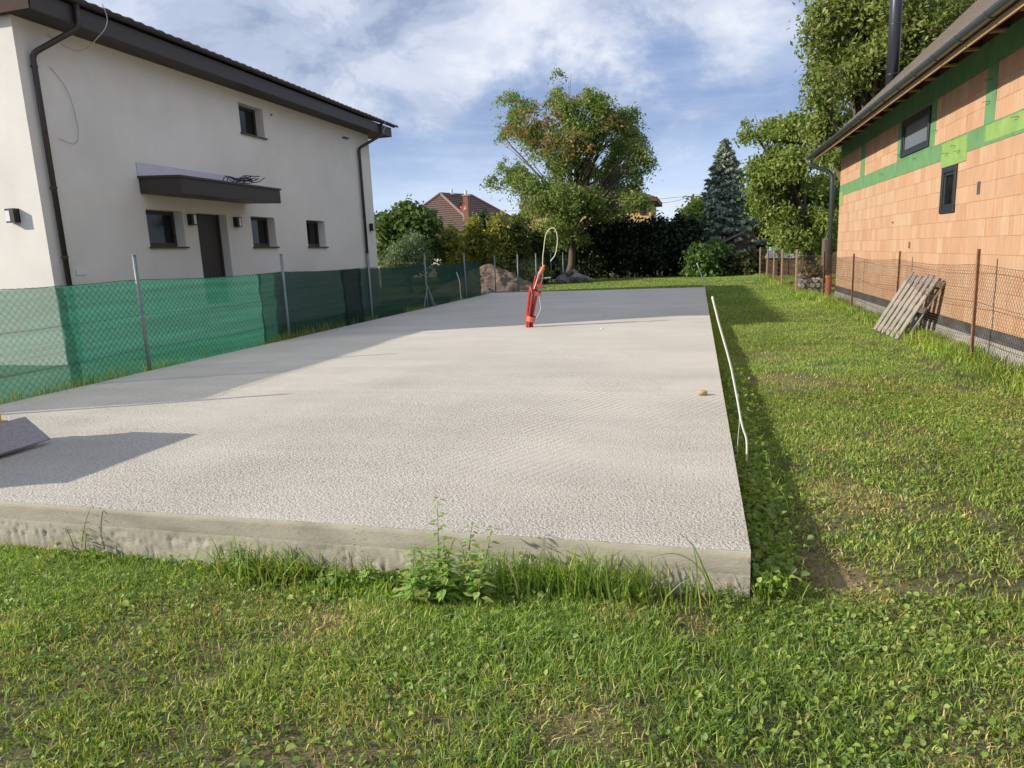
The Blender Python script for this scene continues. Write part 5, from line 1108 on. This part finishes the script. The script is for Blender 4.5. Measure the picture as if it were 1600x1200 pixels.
# ---------------------------------------------------------------- far houses
ha = thing('hip_roof_house', 'house with brown tiled hip roof, chimneys and a satellite dish beyond the conifers', 'house', (-19.5, 60, 0))
A = at(688, 303, 60); Bl = at(600, 362, 56); Br = at(748, 362, 56); Cc = at(838, 366, 66); Rg = at(724, 308, 64)
ze = 3.75
P1 = Vector((Bl.x, 56, ze)); P2 = Vector((Br.x, 56, ze)); P3 = Vector((Cc.x, 66, ze)); P4 = Vector((Bl.x, 66, ze)); AP = Vector((A.x, 60, A.z)); RP = Vector((A.x + 2.0, 63, A.z - 0.1))
def roof_face(pts, name, parent, mat_, rows=18):
    """quad or tri roof face built of stepped tile courses running between the eave edge (first two points) and the top"""
    a, b, c = [Vector(p) for p in pts[:3]]; d = Vector(pts[3]) if len(pts) == 4 else c; m = MB(); nrm = (b - a).cross(d - a).normalized()
    if nrm.z < 0: nrm = -nrm
    for i in range(rows):
        u0 = i / rows; u1 = (i + 1) / rows; l0 = a.lerp(d, u0); r0 = b.lerp(c, u0); l1 = a.lerp(d, u1); r1 = b.lerp(c, u1); e = nrm * 0.06
        m.add([l0 + e, r0 + e, r1, l1, l0, r0], [(0, 1, 2, 3), (0, 4, 5, 1)])
    return m.build(name, mat_, parent)
roof_face((P1, P2, AP), 'roof', ha, M['tile_a'] if 'tile_a' in M else M['tile_red']); roof_face((P2, P3, RP, AP), 'roof', ha, M['tile_red']); roof_face((P3, P4, RP), 'roof', ha, M['tile_red']); roof_face((P4, P1, AP, RP), 'roof', ha, M['tile_red'])
def ridge(p, q, parent, mat_, r=0.11): MB().tube([p + Vector((0, 0, .05)), q + Vector((0, 0, .05))], r, 6).build('ridge_tiles', mat_, parent)
M['tile_ridge'] = mat('pale_ridge_tile', (0.22, 0.15, 0.12), 0.7); ridge(P2, AP, ha, M['tile_ridge']); ridge(AP, RP, ha, M['tile_ridge']); ridge(P1, AP, ha, M['tile_ridge']); ridge(RP, P3, ha, M['tile_ridge'])
MB().box((P1.x + .5, 56.5, 0), (P2.x - .5, 65.5, ze - .02)).build('wall', M['white_wall'], ha)
def chimney(parent, p, w, h):
    c = MB().box((p.x - w / 2, p.y - w / 2, p.z - h), (p.x + w / 2, p.y + w / 2, p.z)).build('chimney', M['chim'], parent)
    MB().box((p.x - w / 2 - .06, p.y - w / 2 - .06, p.z + .002), (p.x + w / 2 + .06, p.y + w / 2 + .06, p.z + .08)).tube([(p.x, p.y, p.z + .082), (p.x, p.y, p.z + .45)], .12, 8).build('cap', M['steel'], c)
chimney(ha, at(728, 306, 57.0), 0.42, 2.9); chimney(ha, at(706, 304, 61), 0.35, 1.2)
p = at(722, 323, 56.2); m = MB(); vs = []; n = 18
for rr_, off_ in ((0.0, 0.12), (0.2, 0.09), (0.36, 0.0)):
    for k_ in range(n): a = 2 * math.pi * k_ / n; vs.append((p.x + rr_ * math.cos(a), p.y + off_, p.z + rr_ * math.sin(a)))
m.add(vs, [(i * n + k_, i * n + (k_ + 1) % n, (i + 1) * n + (k_ + 1) % n, (i + 1) * n + k_) for i in range(2) for k_ in range(n)])
dd = m.build('satellite_dish', M['dish'], ha); MB().tube([(p.x, p.y + .15, p.z - 1.35), (p.x, p.y + .15, p.z)], .03, 6).tube([(p.x, p.y + .12, p.z - .3), (p.x, p.y - .3, p.z - .05)], .015, 5).box((p.x - .05, p.y - .38, p.z - .1), (p.x + .05, p.y - .3, p.z)).build('dish_mast', M['steel'], dd)
# skylight lying in the front roof face
fu = (P2 - P1).normalized(); fv = (AP - (P1 + fu * (AP - P1).dot(fu))).normalized(); fn = fu.cross(fv)
if fn.z < 0: fn = -fn
q = at(668, 323, 57.3); so = P1 + fu * (q - P1).dot(fu) + fv * (q - P1).dot(fv); m = MB(); vs = []
for c_ in (0.05, 0.16):
    for a_, b_ in ((-.45, -.5), (.45, -.5), (.45, .5), (-.45, .5)): vs.append(so + fu * a_ + fv * b_ + fn * c_)
m.add(vs, [(0, 1, 2, 3), (7, 6, 5, 4), (0, 4, 5, 1), (1, 5, 6, 2), (2, 6, 7, 3), (3, 7, 4, 0)]); sk = m.build('skylight', M['zinc'], ha)
m = MB(); m.add([so + fu * a_ + fv * b_ + fn * 0.165 for a_, b_ in ((-.36, -.4), (.36, -.4), (.36, .4), (-.36, .4))], [(0, 1, 2, 3)]); m.build('pane', M['sky_glass'], sk)
MB().box((P1.x, 55.9, ze - .12), (P2.x, 55.98, ze + .02)).build('gutter', M['brown_metal'], ha)

hb = thing('white_gable_house', 'small part of a cream gabled house between the conifers and the tall tree', 'house', (-18.3, 76, 0))
a_ = at(818, 331, 75); l_ = at(796, 352, 75); r_ = at(850, 352, 75)
MB().prism([(l_.x, 0), (r_.x + .5, 0), (r_.x + .5, l_.z), (a_.x, a_.z), (l_.x, l_.z)], 75, 82).build('wall', M['white_wall'], hb)
MB().prism([(l_.x - .25, l_.z - .12), (a_.x, a_.z + .14), (r_.x + .75, l_.z - .12), (r_.x + .75, l_.z), (a_.x, a_.z + .28), (l_.x - .25, l_.z)], 74.7, 82.3).build('roof', M['tile_red'], hb)
hc = thing('yellow_house', 'yellow plastered house with brown hip roof partly hidden by the tall tree', 'house', (-8, 64, 0))
pt = at(948, 291, 66); el = at(880, 300, 62); er = at(1026, 308, 60)
ze = er.z
MB().box((-14.5, 61, 0), (at(1017, 330, 61).x, 69, ze - 0.30)).build('wall', M['yellow_wall'], hc)
q0 = (-15.2, 60.2, ze); q1 = (er.x, 60.2, ze); q2 = (er.x, 69.8, ze); q3 = (-15.2, 69.8, ze); tp0 = (-11.5, 65, at(900, 284, 65).z); tp1 = (-7.6, 65, at(948, 287, 65).z)
roof_face((q0, q1, tp1, tp0), 'roof', hc, M['tile_red'], 14); roof_face((q1, q2, tp1), 'roof', hc, M['tile_red'], 14); roof_face((q2, q3, tp0, tp1), 'roof', hc, M['tile_red'], 14); roof_face((q3, q0, tp0), 'roof', hc, M['tile_red'], 14)
MB().box((-15.2, 60.2, ze - .26), (er.x, 69.8, ze - .02)).build('eave_box', M['oldplank'], hc)
w = at(1008, 322, 60.99); MB().box((w.x - .45, 60.9, w.z - .7), (w.x + .1, 60.99, w.z + .25)).build('window', M['anthracite'], hc)
w = at(965, 350, 60.99); MB().box((w.x - .6, 60.9, w.z - .6), (w.x + .6, 60.99, w.z + .5)).build('window', M['anthracite'], hc)
hd = thing('small_pale_house', 'low pale outbuilding seen just past the white house corner', 'house', (-19, 38, 0))
a0 = at(583, 375, 38); a1 = at(607, 396, 38); MB().box((a0.x - 3, 38, 0), (a1.x - .6, 43, a1.z)).build('wall', M['white_wall'], hd)
MB().prism([(a0.x - 3.2, a1.z + .01), (a1.x + .2, a1.z + .01), (a1.x - .5, a0.z - .2), (a0.x - 3.2, a0.z + .3)], 37.6, 43.4).build('roof', M['membrane'], hd)
w = at(590, 406, 37.9); MB().box((w.x - .2, 37.92, w.z - .25), (w.x + .2, 37.995, w.z + .25)).build('window', M['glass'], hd)

# ---------------------------------------------------------------- things at the far end of the yard
# dirt mound
def mound(cx_, cy_, rx_, ry_, h, label, name='dirt_heap', mat_=M['dirt']):
    n = 100; xs = np.linspace(-1, 1, n); X, Y = np.meshgrid(xs, xs); rr_ = np.sqrt(X ** 2 + Y ** 2); H = h * np.clip(1 - rr_, 0, 1) ** 0.85
    wx, wy = cx_ + X * rx_, cy_ + Y * ry_; H = H * (0.75 + 0.5 * fbm(wx, wy, 1.3, 5)) + (fbm(wx, wy, 3.0, 9, 5) - 0.5) * 0.34 * (rr_ < 0.97); H = np.where(rr_ >= 1, -0.06, H)
    V = np.stack([wx.ravel(), wy.ravel(), H.ravel()], 1); i = (np.arange(n - 1)[:, None] * n + np.arange(n - 1)[None, :]).ravel(); T = np.stack([i, i + 1, i + n + 1, i + n], 1)
    o = array_mesh(name, V, T, None, mat_, smooth=False); tag(o, label, 'dirt heap'); return o
mound(-9.7, 31.4, 2.6, 2.2, 1.25, 'heap of brown excavated earth behind the bare wire fence')
n = 40; X, Y = np.meshgrid(np.linspace(-12, -5.9, n), np.linspace(25.2, 33.5, n)); Z = gheight(X, Y) + 0.03 + (fbm(X, Y, 2, 4) - 0.5) * 0.06 - 0.25 * np.clip((X + 7.0 + (fbm(X, Y, 1, 8) - .5) * 1.2) / 1.0, 0, 1)
V = np.stack([X.ravel(), Y.ravel(), Z.ravel()], 1); i = (np.arange(n - 1)[:, None] * n + np.arange(n - 1)[None, :]).ravel()
array_mesh('bare_ground', V, np.stack([i, i + 1, i + n + 1, i + n], 1), None, M['dirt'], kind='structure', smooth=True)
rb_ = thing('rubble_heap', 'heap of grey boulders with smaller brown stones at the foot of the tall tree', 'rubble', (-6.4, 36.5, 0))
for i, (px, y, sx, sy, sz, zz, mm_) in enumerate(((882, 36.2, 0.50, 0.5, 0.38, 0.12, 'rubble'), (900, 36.3, 0.60, 0.55, 0.42, 0.22, 'rubble'), (912, 36.8, 0.42, 0.5, 0.32, 0.12, 'rubble'), (873, 36.6, 0.28, 0.3, 0.22, 0.08, 'rubble'), (884, 36.4, 0.2, 0.2, 0.14, 0.48, 'rubble_b'), (892, 36.2, 0.16, 0.18, 0.12, 0.58, 'rubble_b'), (879, 36.1, 0.13, 0.15, 0.11, 0.42, 'rubble_b'), (896, 36.6, 0.22, 0.2, 0.15, 0.62, 'rubble'), (888, 36.0, 0.12, 0.12, 0.1, 0.50, 'rubble_b'))):
    q = at(px, 440, y); rock((q.x, y, zz), (sx, sy, sz), 60 + i, M[mm_], 'boulder', rb_, 3, 0.5)
# blue grey sheets (rain tubs) and clutter under the fruit tree
for i, (px, w_, h_, mt2, lb) in enumerate(((1210, 17, 0.55, 'bluegrey', 'pale blue sheet covering, leftmost at the far end of the wire fence'), (1225, 16, 0.55, 'bluegrey', 'second pale blue sheet covering at the far end of the wire fence'), (1243, 18, 0.42, 'membrane', 'grey white sheet covering beside the fruit tree trunk'))):
    q = at(px, 403, 37.5); wm = w_ * 37.5 / F / 2
    t = thing('covered_stack', lb, 'covered stack', (q.x, 38, 0), 'sheet covered stacks under the fruit tree')
    MB().box((q.x - wm, 37.6, 0), (q.x + wm * .96, 38.6, q.z)).build('base', M['oldplank'], t)
    MB().prism([(q.x - wm - .05, q.z + .002), (q.x + wm, q.z + .002), (q.x + wm * .9, q.z + h_), (q.x - wm * .5, q.z + h_)], 37.5, 38.7).build('sheet', M[mt2], t)
shd = thing('garden_shed', 'dark garden shed with sloping reddish roof edge behind the bushes', 'shed', (2, 44, 0))
a0, a1 = at(1116, 386, 42), at(1164, 363, 42)
MB().prism([(a0.x, a0.z), (a1.x, a1.z), (a1.x, a1.z + .12), (a0.x, a0.z + .12)], 42, 45).build('roof', M['tile_ridge'], shd)
MB().prism([(a0.x + .3, 0), (a1.x + .6, 0), (a1.x + .6, a1.z - .01), (a0.x + .3, a0.z + .1)], 42.3, 44.8).build('wall', M['oldplank'], shd)
sh2 = thing('wooden_shed', 'old dark wooden lean-to behind the fruit tree trunk', 'shed', (6.5, 36, 0))
a0 = at(1205, 432, 40.5); a1 = at(1330, 375, 40.5)
for i in range(12):
    x0 = a0.x + (a1.x - a0.x) * i / 12; MB().box((x0 + .01, 40.5 + random.uniform(0, .02), 0), (a0.x + (a1.x - a0.x) * (i + 1) / 12 - .01, 40.56, 1.05)).build('plank', M['oldplank'], sh2)
MB().box((a0.x + .3, 42.0, 0), (a1.x, 42.2, 2.6)).build('back_wall', M['dark'], sh2); MB().box((a0.x, 40.4, 2.62), (a1.x, 42.6, 2.72)).build('roof', M['oldplank'], sh2)
for i in range(3): x = a0.x + .2 + i * 1.9; MB().box((x, 40.62, 1.0), (x + .12, 40.74, 2.6)).build('support', M['oldplank'], sh2)
# trunk posts and wood stack near the downpipe
lg = thing('firewood_stack', 'small stack of logs on the grass beside the terracotta drain pipe', 'firewood', (3.2, 24.5, 0))
rr_ = random.Random(3)
for i in range(16):
    row, k_ = divmod(i, 5); x = 3.55 + (k_ - 2) * 0.16 + (row % 2) * .08; z = 0.09 + row * 0.15
    MB().tube([(x, 24.3 + rr_.uniform(-.05, .05), z), (x + rr_.uniform(-.02, .02), 24.9, z)], 0.078 * rr_.uniform(.85, 1.05), 9).build('log', M['oldwood'] if i % 3 else M['rubble_b'], lg)
o = MB().beam(tuple(at(1291, 447, 27.5) - Vector((0, 0, .3))), tuple(at(1293, 372, 27.5)), 0.34, 0.3, (0, 1, 0)).build('stump_post', M['bark'], bevel=0.06); tag(o, 'thick weathered wooden post between the fruit tree and the brick house', 'post')
bush('dry_shrub', 'small reddish dry shrub at the foot of the fruit tree trunk', 'shrub', [(1262, 428, 10, 7), (1272, 432, 10, 6), (1280, 424, 8, 7)], 27, 900, 0.12, [(0.15, 0.09, 0.05), (0.10, 0.08, 0.04), (0.07, 0.09, 0.03)], 67, per=12, clump=0.12)
# utility pole and lines
up_ = thing('utility_pole', 'thin far utility pole with crossarm above the pale green tree', 'utility pole', (0, 80, 0))
q = at(1083, 303, 80); MB().tube([(q.x, 80, 0), (q.x, 80, q.z)], 0.11, 7).build('pole', M['oldplank'], up_); MB().box((q.x - .6, 79.9, q.z - .35), (q.x + .6, 80.02, q.z - .25)).build('crossarm', M['oldplank'], up_)
for i, (p0_, p1_) in enumerate(((at(1083, 305, 80), at(1000, 312, 70)), (at(1083, 306, 80), at(560, 338, 95)), (at(1083, 304, 80), at(1300, 292, 60)))):
    pts = [p0_.lerp(p1_, k_ / 10) - Vector((0, 0, 0.5 * math.sin(math.pi * k_ / 10))) for k_ in range(11)]
    MB().tube(pts, 0.018, 4).build('cable', M['cable_d'], up_)
# low far treeline so that the sheet of ground never meets bare sky
tl = []
for i in range(70):
    x = -190 + i * 5.6 + rng.uniform(-2, 2); h = rng.uniform(2.5, 4.5); tl.append(((x, 150 + rng.uniform(-6, 6), h * .6), 4.5, 3, h * .8))
V, T, C, S = crown(tl, 26000, 0.9, [(0.04, 0.06, 0.025), (0.055, 0.075, 0.03)], clump=1.2, per=14, seed=90)
o = array_mesh('distant_treeline', V, T, C, M['leaf'], kind='stuff'); tag(o, 'distant low line of trees on the horizon', 'treeline')
